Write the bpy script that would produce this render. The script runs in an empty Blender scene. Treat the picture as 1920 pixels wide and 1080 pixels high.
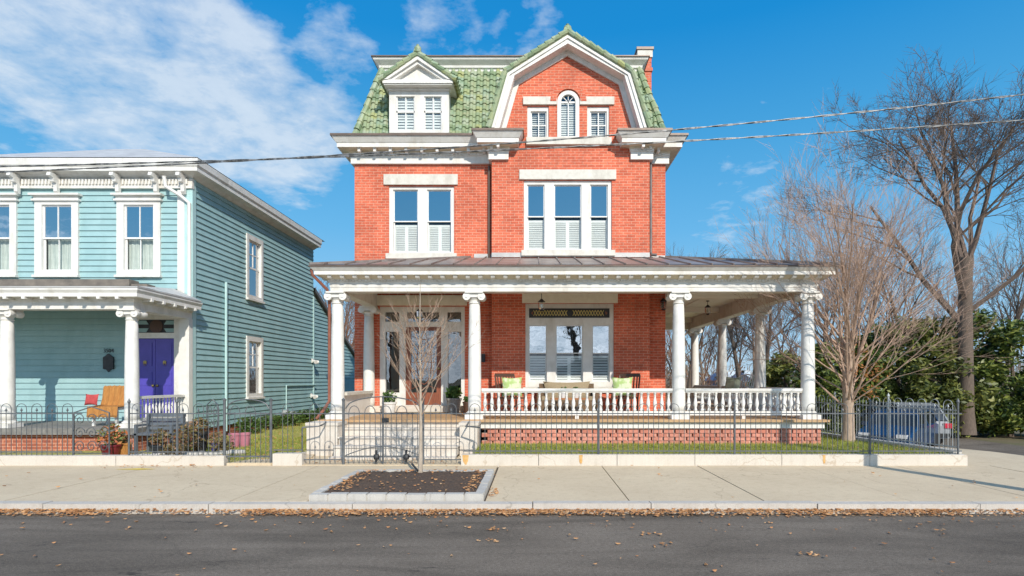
import bpy, math, random
from mathutils import Vector, Matrix
random.seed(7)
sc = bpy.context.scene
COL = sc.collection
R = math.radians
F = 1046.0; CX = 1000.0; CY = 712.0; EYE = 1.6
# survey helpers: read a world coordinate off the photograph for a surface at a known depth
def PX(px, Y): return (px - CX) * Y / F
def PZ(py, Y): return EYE + (CY - py) * Y / F

# ------------------------------------------------------------------ materials
def _nt(name):
    m = bpy.data.materials.new(name); m.use_nodes = True
    nt = m.node_tree; nt.nodes.clear()
    out = nt.nodes.new('ShaderNodeOutputMaterial')
    b = nt.nodes.new('ShaderNodeBsdfPrincipled')
    nt.links.new(b.outputs[0], out.inputs[0])
    return m, nt, b, out
def N(nt, t, **kw):
    n = nt.nodes.new(t)
    for k, v in kw.items(): setattr(n, k, v)
    return n
def math_n(nt, op, a, b=None):
    n = N(nt, 'ShaderNodeMath', operation=op)
    for i, v in enumerate((a, b)):
        if v is None: continue
        if isinstance(v, (int, float)): n.inputs[i].default_value = v
        else: nt.links.new(v, n.inputs[i])
    return n.outputs[0]
def mix_c(nt, fac, a, b, mode='MIX'):
    n = N(nt, 'ShaderNodeMix', data_type='RGBA', blend_type=mode)
    for idx, v in ((0, fac), (6, a), (7, b)):
        if isinstance(v, (int, float)): n.inputs[idx].default_value = v
        elif isinstance(v, tuple): n.inputs[idx].default_value = (v[0], v[1], v[2], 1)
        else: nt.links.new(v, n.inputs[idx])
    return n.outputs[2]
def ramp(nt, fac, stops):
    n = N(nt, 'ShaderNodeValToRGB')
    el = n.color_ramp.elements
    while len(el) < len(stops): el.new(0.5)
    for e, (p, c) in zip(el, stops):
        e.position = p; e.color = (c[0], c[1], c[2], 1) if isinstance(c, tuple) else (c, c, c, 1)
    nt.links.new(fac, n.inputs[0])
    return n.outputs[0]
def noise(nt, vec, scale, detail=4, rough=0.6, dist=0.0):
    n = N(nt, 'ShaderNodeTexNoise'); n.inputs['Scale'].default_value = scale
    n.inputs['Detail'].default_value = detail; n.inputs['Roughness'].default_value = rough
    n.inputs['Distortion'].default_value = dist
    if vec is not None: nt.links.new(vec, n.inputs['Vector'])
    return n.outputs[0]
def bump(nt, b, h, strength, dist=0.01):
    n = N(nt, 'ShaderNodeBump'); n.inputs['Strength'].default_value = strength
    n.inputs['Distance'].default_value = dist
    nt.links.new(h, n.inputs['Height']); nt.links.new(n.outputs[0], b.inputs['Normal'])
def objco(nt): return N(nt, 'ShaderNodeTexCoord').outputs['Object']
def stretch(nt, vec, s):
    n = N(nt, 'ShaderNodeMapping'); n.inputs['Scale'].default_value = s
    nt.links.new(vec, n.inputs['Vector']); return n.outputs[0]

def pm(name, c1, c2=None, scale=6.0, rough=0.6, bstr=0.0, bscale=40, metal=0.0, lo=0.35, hi=0.65, detail=5,
       dirt=None, dscale=1.2, sx=(1, 1, 1), spec=0.5):
    """procedural paint / stone: two tones by noise, optional weather staining, optional bump"""
    m, nt, b, out = _nt(name)
    co = objco(nt)
    if c2 is None: c2 = tuple(v * 0.88 for v in c1)
    co2 = stretch(nt, co, sx)
    f = ramp(nt, noise(nt, co2, scale, detail), [(lo, 0.0), (hi, 1.0)])
    c = mix_c(nt, f, c1, c2)
    if dirt is not None:
        g = ramp(nt, noise(nt, stretch(nt, co, (1, 1, 0.35)), dscale, 6, 0.7), [(0.5, 0.0), (0.78, 0.75)])
        c = mix_c(nt, g, c, dirt)
    nt.links.new(c, b.inputs['Base Color'])
    b.inputs['Roughness'].default_value = rough; b.inputs['Metallic'].default_value = metal
    b.inputs['Specular IOR Level'].default_value = spec
    if bstr: bump(nt, b, noise(nt, co, bscale, 4), bstr)
    return m

def brick_mat(name, bw=0.215, bh=0.072, ca=(0.68, 0.155, 0.078), cb=(0.52, 0.100, 0.048), cm=(0.66, 0.37, 0.26)):
    m, nt, b, out = _nt(name)
    co = objco(nt)
    s = N(nt, 'ShaderNodeSeparateXYZ'); nt.links.new(co, s.inputs[0])
    u = math_n(nt, 'ADD', s.outputs[0], s.outputs[1])
    cmb = N(nt, 'ShaderNodeCombineXYZ'); nt.links.new(u, cmb.inputs[0]); nt.links.new(s.outputs[2], cmb.inputs[1])
    t = N(nt, 'ShaderNodeTexBrick'); t.offset = 0.5
    t.inputs['Scale'].default_value = 1.0
    t.inputs['Brick Width'].default_value = bw; t.inputs['Row Height'].default_value = bh
    t.inputs['Mortar Size'].default_value = 0.006; t.inputs['Mortar Smooth'].default_value = 0.2
    t.inputs['Bias'].default_value = -0.1
    nt.links.new(cmb.outputs[0], t.inputs['Vector'])
    t.inputs['Color1'].default_value = (*ca, 1); t.inputs['Color2'].default_value = (*cb, 1)
    t.inputs['Mortar'].default_value = (*cm, 1)
    # broad weathering, pale efflorescence and fine grain
    big = ramp(nt, noise(nt, co, 0.9, 6, 0.7), [(0.32, 0.78), (0.70, 1.15)])
    c = mix_c(nt, 1.0, t.outputs['Color'], big, 'MULTIPLY')
    fine = ramp(nt, noise(nt, co, 14, 3, 0.7), [(0.3, 0.82), (0.7, 1.18)])
    c = mix_c(nt, 1.0, c, fine, 'MULTIPLY')
    eff = ramp(nt, noise(nt, co, 2.3, 8, 0.75), [(0.6, 0.0), (0.8, 0.24)])
    c = mix_c(nt, eff, c, (0.64, 0.29, 0.19))
    soot = ramp(nt, noise(nt, stretch(nt, co, (3.5, 3.5, .35)), 1.0, 6, .7), [(.54, 0.0), (.8, .38)])
    c = mix_c(nt, soot, c, (0.24, 0.065, 0.04))
    patch = ramp(nt, noise(nt, stretch(nt, co, (1, 1, 1.6)), 1.1, 7, .8, .4), [(.64, 0.0), (.67, .20)])
    c = mix_c(nt, patch, c, (0.62, 0.40, 0.29))
    nt.links.new(c, b.inputs['Base Color'])
    b.inputs['Roughness'].default_value = 0.85
    h = math_n(nt, 'SUBTRACT', 1.0, t.outputs['Fac'])
    h2 = math_n(nt, 'ADD', h, math_n(nt, 'MULTIPLY', noise(nt, co, 60, 2), 0.35))
    bump(nt, b, h2, 0.55, 0.008)
    return m

def tile_mat(name):
    m, nt, b, out = _nt(name)
    co = objco(nt)
    s = N(nt, 'ShaderNodeSeparateXYZ'); nt.links.new(co, s.inputs[0])
    cmb = N(nt, 'ShaderNodeCombineXYZ')
    nt.links.new(math_n(nt, 'FLOOR', math_n(nt, 'DIVIDE', math_n(nt, 'ADD', s.outputs[0], 0.09), 0.18)), cmb.inputs[0])
    nt.links.new(math_n(nt, 'FLOOR', math_n(nt, 'DIVIDE', s.outputs[2], 0.19)), cmb.inputs[1])
    w = N(nt, 'ShaderNodeTexWhiteNoise'); nt.links.new(cmb.outputs[0], w.inputs['Vector'])
    c = ramp(nt, w.outputs[0], [(0.0, (0.15, 0.22, 0.12)), (0.25, (0.225, 0.30, 0.165)), (0.5, (0.29, 0.34, 0.19)), (0.72, (0.34, 0.39, 0.275)), (0.88, (0.24, 0.33, 0.22)), (1.0, (0.34, 0.36, 0.14))])
    g = ramp(nt, noise(nt, co, 5, 8, 0.75), [(0.52, 0.0), (0.75, 0.8)])
    c = mix_c(nt, g, c, (0.44, 0.38, 0.24))
    g2 = ramp(nt, noise(nt, co, 9, 6, 0.7), [(0.6, 0.0), (0.8, 0.6)])
    c = mix_c(nt, g2, c, (0.09, 0.14, 0.07))
    nt.links.new(c, b.inputs['Base Color']); b.inputs['Roughness'].default_value = 0.55
    bump(nt, b, noise(nt, co, 30, 3), 0.3)
    return m

def glass_mat(name, refl=0.3, tint=(0.85, 0.92, 0.95), wav=0.02, dark=None, dmix=0.0):
    m = bpy.data.materials.new(name); m.use_nodes = True
    nt = m.node_tree; nt.nodes.clear()
    out = N(nt, 'ShaderNodeOutputMaterial'); tr = N(nt, 'ShaderNodeBsdfTransparent'); gl = N(nt, 'ShaderNodeBsdfGlossy')
    tr.inputs[0].default_value = (*tint, 1); gl.inputs['Roughness'].default_value = 0.015
    gl.inputs[0].default_value = (0.95, 0.97, 1, 1)
    co = objco(nt)
    bn = N(nt, 'ShaderNodeBump'); bn.inputs['Strength'].default_value = wav; bn.inputs['Distance'].default_value = 0.05
    nt.links.new(noise(nt, co, 2.2, 2), bn.inputs['Height']); nt.links.new(bn.outputs[0], gl.inputs['Normal'])
    fr = N(nt, 'ShaderNodeFresnel'); fr.inputs[0].default_value = 1.5
    fac = math_n(nt, 'ADD', math_n(nt, 'MULTIPLY', fr.outputs[0], 0.8), refl)
    mx = N(nt, 'ShaderNodeMixShader')
    nt.links.new(fac, mx.inputs[0]); nt.links.new(tr.outputs[0], mx.inputs[1]); nt.links.new(gl.outputs[0], mx.inputs[2])
    nt.links.new(mx.outputs[0], out.inputs[0])
    return m

def leaf_mat(name, stops, scale=3.0, transl=0.25, rough=0.6):
    m, nt, b, out = _nt(name)
    co = objco(nt)
    g = N(nt, 'ShaderNodeNewGeometry')
    f = math_n(nt, 'ADD', math_n(nt, 'MULTIPLY', g.outputs['Random Per Island'], 0.6), math_n(nt, 'MULTIPLY', noise(nt, co, scale, 3), 0.4))
    c = ramp(nt, f, stops)
    nt.links.new(c, b.inputs['Base Color']); b.inputs['Roughness'].default_value = rough
    t = N(nt, 'ShaderNodeBsdfTranslucent'); nt.links.new(c, t.inputs[0])
    mx = N(nt, 'ShaderNodeMixShader'); mx.inputs[0].default_value = transl
    nt.links.new(b.outputs[0], mx.inputs[1]); nt.links.new(t.outputs[0], mx.inputs[2]); nt.links.new(mx.outputs[0], out.inputs[0])
    return m

M = {}
M['brick'] = brick_mat('orange red brick')
M['base_brick'] = brick_mat('perforated base brick', 0.26, 0.083, (0.62, 0.26, 0.19), (0.50, 0.17, 0.115), (0.62, 0.42, 0.33))
M['found_brick'] = brick_mat('foundation brick', 0.21, 0.072, (0.42, 0.13, 0.07), (0.30, 0.08, 0.05))
M['white'] = pm('white trim paint', (0.77, 0.755, 0.715), (0.69, 0.67, 0.625), 5, 0.55, 0.2, 38, dirt=(0.46, 0.42, 0.35), dscale=2.6)
M['sash'] = pm('white sash paint', (0.78, 0.775, 0.75), (0.73, 0.72, 0.69), 4, 0.42)
M['stone'] = pm('pale limestone', (0.70, 0.67, 0.60), (0.60, 0.57, 0.50), 7, 0.8, 0.25, 60, dirt=(0.42, 0.38, 0.32), dscale=3)
M['cream'] = pm('cream porch ceiling paint', (0.88, 0.85, 0.76), (0.84, 0.80, 0.71), 3, 0.6, 0.05)
M['shade_stone'] = pm('shade lightened limestone', (0.84, 0.80, 0.68), (0.76, 0.71, 0.59), 6, 0.7, 0.2, 50)  # pale limestone again, lightened to offset the porch shade
M['glass_door'] = glass_mat('entrance glass', 0.13, (0.8, 0.84, 0.84), 0.05)
M['tile'] = tile_mat('green glazed roof tile')
M['roofmetal'] = pm('weathered standing seam metal', (0.22, 0.165, 0.14), (0.33, 0.29, 0.26), 2.5, 0.45, 0.1, 20, metal=0.3, dirt=(0.13, 0.09, 0.07), dscale=1.5)
M['soffit'] = pm('bounce tinted soffit', (0.70, 0.62, 0.47), (0.62, 0.54, 0.40), 4, 0.6, 0.1)  # warm bounce light from below put into the soffit colour
M['gutter'] = pm('brown gutter metal', (0.13, 0.095, 0.075), (0.19, 0.135, 0.105), 5, 0.45, metal=0.2)
M['lead'] = pm('grey downspout', (0.16, 0.145, 0.14), (0.22, 0.20, 0.19), 6, 0.5, metal=0.3)
M['copper'] = pm('brown red downspout', (0.30, 0.11, 0.07), (0.22, 0.08, 0.05), 5, 0.5)
M['deck'] = pm('tan porch boards', (0.52, 0.33, 0.17), (0.42, 0.25, 0.12), 8, 0.6, 0.1, sx=(0.3, 3, 1), dirt=(0.5, 0.35, 0.22))
M['step'] = pm('white painted steps', (0.66, 0.61, 0.54), (0.56, 0.50, 0.43), 4, 0.65, 0.15, 50, dirt=(0.50, 0.42, 0.34), dscale=2)
M['glass'] = glass_mat('window glass', 0.52)
M['glass_low'] = glass_mat('lower window glass', 0.03, (0.97, 0.99, 0.99))
M['glass_dark'] = glass_mat('porch window glass', 0.34, (0.8, 0.84, 0.84), 0.035)
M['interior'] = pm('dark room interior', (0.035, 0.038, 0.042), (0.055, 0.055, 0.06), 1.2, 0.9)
M['shutter'] = pm('white plantation shutter', (0.80, 0.82, 0.80), (0.76, 0.78, 0.76), 3, 0.5)
M['curtain'] = pm('sheer curtain', (0.62, 0.66, 0.60), (0.42, 0.48, 0.44), 10, 0.9, sx=(4, 4, 0.2))
M['door'] = pm('red brown wood door', (0.27, 0.085, 0.04), (0.17, 0.05, 0.025), 9, 0.4, 0.1, sx=(4, 4, 0.5))
M['brass'] = pm('aged brass', (0.45, 0.33, 0.13), (0.30, 0.22, 0.09), 9, 0.35, metal=0.9)
M['black'] = pm('black iron', (0.022, 0.024, 0.027), (0.04, 0.042, 0.045), 10, 0.5, 0.1, metal=0.2)
M['iron'] = pm('dark grey painted iron', (0.085, 0.093, 0.10), (0.14, 0.148, 0.155), 8, 0.5, 0.1, 80, metal=0.2)
M['iron_lt'] = pm('pale sunlit iron', (0.36, 0.39, 0.40), (0.46, 0.48, 0.48), 8, 0.5, 0.1, 80, metal=0.2)  # lighter iron: sunlight on the side fence put into its colour
M['teal'] = pm('teal clapboard paint', (0.325, 0.495, 0.505), (0.27, 0.435, 0.445), 1.8, 0.6, 0.1, 40, dirt=(0.23, 0.37, 0.37), dscale=2.2)
M['teal_trim'] = pm('pale teal trim', (0.47, 0.66, 0.65), (0.40, 0.60, 0.59), 3, 0.5)
M['purple'] = pm('purple door paint', (0.085, 0.065, 0.42), (0.07, 0.055, 0.35), 4, 0.4)
M['grey_roof'] = pm('grey metal roof', (0.55, 0.54, 0.52), (0.42, 0.41, 0.40), 3, 0.5, metal=0.1)
M['dark_roof'] = pm('dark porch roofing', (0.12, 0.105, 0.09), (0.20, 0.17, 0.14), 4, 0.8, 0.2)
M['amber'] = pm('leaded art glass', (0.62, 0.50, 0.14), (0.80, 0.62, 0.20), 26, 0.3, lo=0.5, hi=0.56)

# ------------------------------------------------------------------ mesh builder 
class MB:
    def __init__(s): s.v = []; s.f = []
    def add(s, vs, fs):
        o = len(s.v); s.v += [tuple(v) for v in vs]; s.f += [tuple(i + o for i in f) for f in fs]
        return s
    def box(s, x0, x1, y0, y1, z0, z1):
        return s.add([(x0, y0, z0), (x1, y0, z0), (x1, y1, z0), (x0, y1, z0), (x0, y0, z1), (x1, y0, z1), (x1, y1, z1), (x0, y1, z1)],
                     [(0, 3, 2, 1), (4, 5, 6, 7), (0, 1, 5, 4), (1, 2, 6, 5), (2, 3, 7, 6), (3, 0, 4, 7)])
    def bar(s, a, b, w, h=None):
        """rectangular bar from a to b"""
        h = h or w
        a = Vector(a); b = Vector(b); d = (b - a).normalized()
        up = Vector((0, 0, 1)) if abs(d.z) < 0.95 else Vector((0, 1, 0))
        x = d.cross(up).normalized(); y = x.cross(d).normalized()
        vs = []
        for p in (a, b):
            for sx, sy in ((-1, -1), (1, -1), (1, 1), (-1, 1)): vs.append(p + x * (sx * w / 2) + y * (sy * h / 2))
        return s.add(vs, [(0, 1, 2, 3), (7, 6, 5, 4), (0, 4, 5, 1), (1, 5, 6, 2), (2, 6, 7, 3), (3, 7, 4, 0)])
    def tube(s, pts, rad, n=6, caps=True):
        pts = [Vector(p) for p in pts]
        if isinstance(rad, (int, float)): rad = [rad] * len(pts)
        vs = []; prev = None
        for i, p in enumerate(pts):
            d = (pts[min(i + 1, len(pts) - 1)] - pts[max(i - 1, 0)])
            d = d.normalized() if d.length > 1e-9 else Vector((0, 0, 1))
            if prev is None:
                up = Vector((0, 0, 1)) if abs(d.z) < 0.9 else Vector((1, 0, 0))
                x = d.cross(up).normalized()
            else:
                x = (prev - d * prev.dot(d)); x = x.normalized() if x.length > 1e-6 else d.orthogonal().normalized()
            prev = x; y = d.cross(x)
            for k in range(n):
                a = 2 * math.pi * k / n
                vs.append(p + (x * math.cos(a) + y * math.sin(a)) * rad[i])
        fs = []
        for i in range(len(pts) - 1):
            for k in range(n):
                k2 = (k + 1) % n
                fs.append((i * n + k, i * n + k2, (i + 1) * n + k2, (i + 1) * n + k))
        if caps:
            fs.append(tuple(reversed(range(n)))); fs.append(tuple(range((len(pts) - 1) * n, len(pts) * n)))
        return s.add(vs, fs)
    def lathe(s, prof, n=16, c=(0, 0, 0)):
        vs = []; fs = []
        for r, z in prof:
            for k in range(n):
                a = 2 * math.pi * k / n
                vs.append((c[0] + r * math.cos(a), c[1] + r * math.sin(a), c[2] + z))
        for i in range(len(prof) - 1):
            for k in range(n):
                k2 = (k + 1) % n
                fs.append((i * n + k, i * n + k2, (i + 1) * n + k2, (i + 1) * n + k))
        fs.append(tuple(reversed(range(n)))); fs.append(tuple(range((len(prof) - 1) * n, len(prof) * n)))
        return s.add(vs, fs)
    def prism(s, poly, axis, a, b):
        """poly 2D extruded along axis: 'x' -> (a, u, v), 'y' -> (u, a, v), 'z' -> (u, v, a)"""
        def P(u, v, t): return {'x': (t, u, v), 'y': (u, t, v), 'z': (u, v, t)}[axis]
        n = len(poly)
        vs = [P(u, v, a) for u, v in poly] + [P(u, v, b) for u, v in poly]
        fs = [tuple(range(n)), tuple(reversed(range(n, 2 * n)))]
        for i in range(n):
            j = (i + 1) % n; fs.append((i, i + n, j + n, j))
        return s.add(vs, fs)
    def sweep(s, path, prof):
        """closed profile [(outward, z)] along a plan polyline, mitred; outward = right of travel"""
        path = [Vector(p) for p in path]; n = len(path); m = len(prof)
        nr = []
        for i in range(n - 1):
            d = (path[i + 1] - path[i]).normalized(); nr.append(Vector((d.y, -d.x)))
        vs = []
        for i in range(n):
            if i == 0: o = nr[0]
            elif i == n - 1: o = nr[-1]
            else: o = (nr[i - 1] + nr[i]) / (1 + nr[i - 1].dot(nr[i]))
            for (d, z) in prof: vs.append((path[i].x + o.x * d, path[i].y + o.y * d, z))
        fs = []
        for i in range(n - 1):
            for k in range(m):
                k2 = (k + 1) % m
                fs.append((i * m + k, i * m + k2, (i + 1) * m + k2, (i + 1) * m + k))
        fs.append(tuple(range(m))); fs.append(tuple(reversed(range((n - 1) * m, n * m))))
        return s.add(vs, fs)
    def comb(s, a, b, o0, o1, z0, z1, pitch, w):
        """toothed dentil strip along plan line a-b, standing o0..o1 proud to the right of travel"""
        a = Vector(a); b = Vector(b); d = b - a; ln = d.length; d /= ln; nr = Vector((d.y, -d.x))
        zm = z1 - .012; pts = [(0, z1), (0, zm)]; t = (ln % pitch) / 2 + (pitch - w) / 2
        while t + w < ln:
            pts += [(t, zm), (t, z0), (t + w, z0), (t + w, zm)]; t += pitch
        pts += [(ln, zm), (ln, z1)]; n = len(pts)
        def P(t, z, o): q = a + d * t + nr * o; return (q.x, q.y, z)
        return s.add([P(t, z, o1) for t, z in pts] + [P(t, z, o0) for t, z in pts], [tuple(range(n)), tuple(reversed(range(n, 2 * n)))] + [(i, i + n, (i + 1) % n + n, (i + 1) % n) for i in range(n)])
    def plate(s, outline, holes, Y0, thick, axis='y'):
        """flat wall with true openings, outline and holes in (u, z); fills by a 2D curve"""
        cu = bpy.data.curves.new('tmp', 'CURVE'); cu.dimensions = '2D'; cu.fill_mode = 'BOTH'; cu.extrude = thick / 2
        for loop in [outline] + list(holes):
            sp = cu.splines.new('POLY'); sp.points.add(len(loop) - 1); sp.use_cyclic_u = True
            for p, (u, v) in zip(sp.points, loop): p.co = (u, v, 0, 1)
        ob = bpy.data.objects.new('tmp', cu); COL.objects.link(ob)
        bpy.context.view_layer.update()
        me = bpy.data.meshes.new_from_object(ob.evaluated_get(bpy.context.evaluated_depsgraph_get()))
        c = Y0 + thick / 2
        if axis == 'y': vs = [(v.co.x, c + v.co.z, v.co.y) for v in me.vertices]
        else: vs = [(c + v.co.z, v.co.x, v.co.y) for v in me.vertices]
        fs = [tuple(p.vertices) for p in me.polygons]
        s.add(vs, fs)
        bpy.data.objects.remove(ob); bpy.data.curves.remove(cu); bpy.data.meshes.remove(me)
        return s
    def text(s, string, size, loc, depth=0.01, align='CENTER'):
        """raised lettering facing the street (-Y)"""
        cu = bpy.data.curves.new('tmp', 'FONT'); cu.body = string; cu.size = size; cu.extrude = depth; cu.align_x = align
        ob = bpy.data.objects.new('tmp', cu); COL.objects.link(ob)
        bpy.context.view_layer.update()
        me = bpy.data.meshes.new_from_object(ob.evaluated_get(bpy.context.evaluated_depsgraph_get()))
        s.add([(loc[0] + v.co.x, loc[1] + v.co.z, loc[2] + v.co.y) for v in me.vertices], [tuple(p.vertices) for p in me.polygons])
        bpy.data.objects.remove(ob); bpy.data.curves.remove(cu); bpy.data.meshes.remove(me)
        return s
    def xform(s, mat):
        s.v = [tuple(mat @ Vector(v)) for v in s.v]; return s
    def mesh(s, name, mat, off=(0, 0, 0), smooth=False):
        me = bpy.data.meshes.new(name)
        me.from_pydata([(v[0] - off[0], v[1] - off[1], v[2] - off[2]) for v in s.v], [], s.f)
        me.materials.append(M[mat] if isinstance(mat, str) else mat)
        if smooth:
            me.polygons.foreach_set('use_smooth', [True] * len(me.polygons))
        me.update()
        return me
    def build(s, name, mat, parent=None, smooth=False, **tags):
        """coordinates are world coordinates (the parent's standing place is subtracted)"""
        off = wloc(parent)
        o = bpy.data.objects.new(name, s.mesh(name, mat, off, smooth)); COL.objects.link(o)
        o.parent = parent
        if smooth:
            fix_auto(o)
        tag(o, **tags)
        return o
def fix_auto(o):
    try:
        o.data.set_sharp_from_angle(angle=R(40))
    except Exception: pass
def wloc(o):
    v = Vector((0, 0, 0))
    while o is not None: v += o.location; o = o.parent
    return v
def tag(o, label=None, cat=None, group=None, kind=None):
    if label: o['label'] = label
    if cat: o['category'] = cat
    if group: o['group'] = group
    if kind: o['kind'] = kind
    return o
def thing(name, label, cat, loc=(0, 0, 0), group=None):
    o = bpy.data.objects.new(name, None); COL.objects.link(o); o.location = loc; o.empty_display_size = 0.2
    return tag(o, label, cat, group)
def put(name, me, parent, loc=(0, 0, 0), rotz=0):
    """another object on shared mesh data, loc relative to the parent"""
    o = bpy.data.objects.new(name, me); COL.objects.link(o); o.parent = parent; o.location = loc; o.rotation_euler = (0, 0, rotz)
    return o
def copy_tree(o, parent=None):
    c = o.copy(); COL.objects.link(c); c.parent = parent
    for ch in list(o.children): copy_tree(ch, c)
    return c
def rect(x0, x1, z0, z1): return [(x0, z0), (x1, z0), (x1, z1), (x0, z1)]
# ================================================================== BRICK HOUSE
YB = 14.9; YW = 15.2          # bay face, recessed face
XL, XR = -4.87, 3.60          # house walls
BL, BR = -1.11, 3.105         # bay
YBK = 24.0
house = thing('brick_house', 'three storey orange brick house with green tiled mansard roof and white columned porch', 'house', (-0.6, 15.0, 0.0))

def wrect(px0, px1, py0, py1, Y): return (PX(px0, Y), PX(px1, Y), PZ(py1, Y), PZ(py0, Y))   # x0,x1,z0,z1

W2L = wrect(729, 851.5, 349, 476, YW); W2B = wrect(982, 1147, 338, 470, YB)
W1B = wrect(985, 1151, 569, 726, YB); DOOR = wrect(711.6, 871.5, 575, 776, YW)
AL = wrect(988.6, 1029, 199, 259.5, YB); AR = wrect(1101, 1142.4, 199, 259.5, YB)
ac = PX(1065.5, YB); ar = PX(1086, YB) - ac; az0 = PZ(259.5, YB); az1 = PZ(191, YB)
arch = [(ac - ar, az0), (ac + ar, az0)] + [(ac + ar * math.cos(a), az1 + ar * math.sin(a)) for a in [math.pi * k / 14 for k in range(15)]]

# recessed wall and bay wall, with true window openings
mb = MB()
mb.plate([(XL, 0.1), (BL, 0.1), (BL, 7.75), (XL, 7.75)], [rect(*W2L), rect(*DOOR)], YW, 0.25)
mb.plate([(BR, 0.1), (XR, 0.1), (XR, 7.75), (BR, 7.75)], [], YW, 0.25)
mb.box(XL, XL + 0.25, YW + 0.25, YBK, 0.1, 7.75); mb.box(XR - 0.25, XR, YW + 0.25, YBK, 0.1, 7.75); mb.box(XL + .25, XR - .25, YBK - 0.25, YBK, 0.1, 7.75)
mb.build('wall', 'brick', house)
Yr = 14.55
gk = [(PX(973.8, YB), PZ(161.5, YB)), (PX(1063.8, YB), PZ(106.5, YB)), (PX(1159, YB), PZ(161.5, YB))]
gbl = PX(944, YB); gbr = PX(1190, YB)
bay_out = [(BL, 0.1), (BR, 0.1), (BR, 8.0), (gbr, 8.05), (gk[2][0] + .05, gk[2][1] + .03), (gk[1][0], gk[1][1] + .08), (gk[0][0] - .05, gk[0][1] + .03), (gbl, 8.05), (BL, 8.0)]
mb = MB(); mb.plate(bay_out, [rect(*W2B), rect(*W1B), rect(*AL), rect(*AR), arch], YB, 0.195)
mb.build('bay_wall', 'brick', house)
# brick hood ring over the arched attic window
mb = MB()
ro = ar + 0.19; ri = ar + 0.03
ring = [(ac + ro * math.cos(a), az1 + ro * math.sin(a)) for a in [math.pi * k / 16 for k in range(17)]] + [(ac + ri * math.cos(a), az1 + ri * math.sin(a)) for a in [math.pi * k / 16 for k in range(16, -1, -1)]]
mb.prism(ring, 'y', YB - 0.06, YB - 0.002); mb.build('arch_hood', 'brick', house)
# dark rooms behind the openings
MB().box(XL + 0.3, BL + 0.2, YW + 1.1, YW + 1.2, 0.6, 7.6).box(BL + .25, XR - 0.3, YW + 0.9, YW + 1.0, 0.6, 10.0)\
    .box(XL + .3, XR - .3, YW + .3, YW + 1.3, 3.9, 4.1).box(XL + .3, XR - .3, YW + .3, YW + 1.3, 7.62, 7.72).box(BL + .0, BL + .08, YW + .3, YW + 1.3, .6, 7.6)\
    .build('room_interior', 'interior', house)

def quadY(x0, x1, y, z0, z1): return MB().add([(x0, y, z0), (x1, y, z0), (x1, y, z1), (x0, y, z1)], [(0, 1, 2, 3)])
M['glass_attic'] = glass_mat('attic window glass', 0.10, (0.95, 0.98, 0.98))
# ---- windows -------------------------------------------------------
def window(parent, hole, Y, lights, mid=None, shut=True, name='window', recess=0.07, glass='glass', glass2='glass_low', muntin=False, rail=0.05, frame_mat='white', upper_shut=False, shut_mat='shutter', label=None):
    """casing filling the opening; lights = [(x0,x1,z0,z1)], mid = z of the meeting rail"""
    x0, x1, z0, z1 = hole
    root_mb = MB()
    root_mb.plate(rect(x0 + .002, x1 - .002, z0 + .002, z1 - .002), [rect(*l) for l in lights], Y + recess - 0.03, 0.07)
    w = root_mb.build(name, frame_mat, parent, label=label)
    for (a, b, c, d) in lights:
        sb = MB(); s = 0.028
        yy = Y + recess + 0.015
        def sash(lo, hi, y):
            sb.box(a, a + s, y, y + .03, lo, hi).box(b - s, b, y, y + .03, lo, hi).box(a + s, b - s, y, y + .03, lo, lo + s).box(a + s, b - s, y, y + .03, hi - s, hi)
        if mid is not None and c < mid < d:
            sash(mid - 0.015, d - .001, yy); sash(c + .001, mid + 0.028, yy + 0.034)
            quadY(a + s, b - s, yy + .014, mid + .012, d - s).build('pane', glass, w)
            quadY(a + s, b - s, yy + .048, c + s, mid).build('pane', glass2, w)
        else:
            sash(c + .001, d - .001, yy)
            quadY(a + s, b - s, yy + .014, c + s, d - s).build('pane', glass, w)
        if muntin:
            cx = (a + b) / 2
            sb.box(cx - .012, cx + .012, yy - .002, yy + .028, c + s, d - s)
            for q in ((.5,) if muntin == 1 else (.36, .62)):
                zz = c + (d - c) * q; sb.box(a + s, cx - .012, yy - .001, yy + .027, zz - .011, zz + .011).box(cx + .012, b - s, yy - .001, yy + .027, zz - .011, zz + .011)
        sb.build('sash', 'sash', w)
        if shut:
            top = (mid - 0.07) if (mid is not None and not upper_shut and c < mid < d) else d - .03
            sh = MB(); ys = yy + 0.09; n = 2 if (b - a) > 0.55 else 1
            for k in range(n):
                p0 = a + (b - a) * k / n; p1 = a + (b - a) * (k + 1) / n
                sh.box(p0, p0 + .045, ys, ys + .03, c, top).box(p1 - .045, p1, ys, ys + .03, c, top)
                sh.box(p0 + .045, p1 - .045, ys, ys + .03, c, c + .06).box(p0 + .045, p1 - .045, ys, ys + .03, top - .06, top)
                z = c + .07
                while z < top - .08:
                    sh.add([(p0 + .045, ys - .006, z), (p1 - .045, ys - .006, z), (p1 - .045, ys + .028, z + .053), (p0 + .045, ys + .028, z + .053)], [(0, 1, 2, 3)])
                    z += shut_gap
            sh.build('shutter', shut_mat, w)
    return w
shut_gap = 0.050
def L(px0, px1, py0, py1, Y): return wrect(px0, px1, py0, py1, Y)
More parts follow.
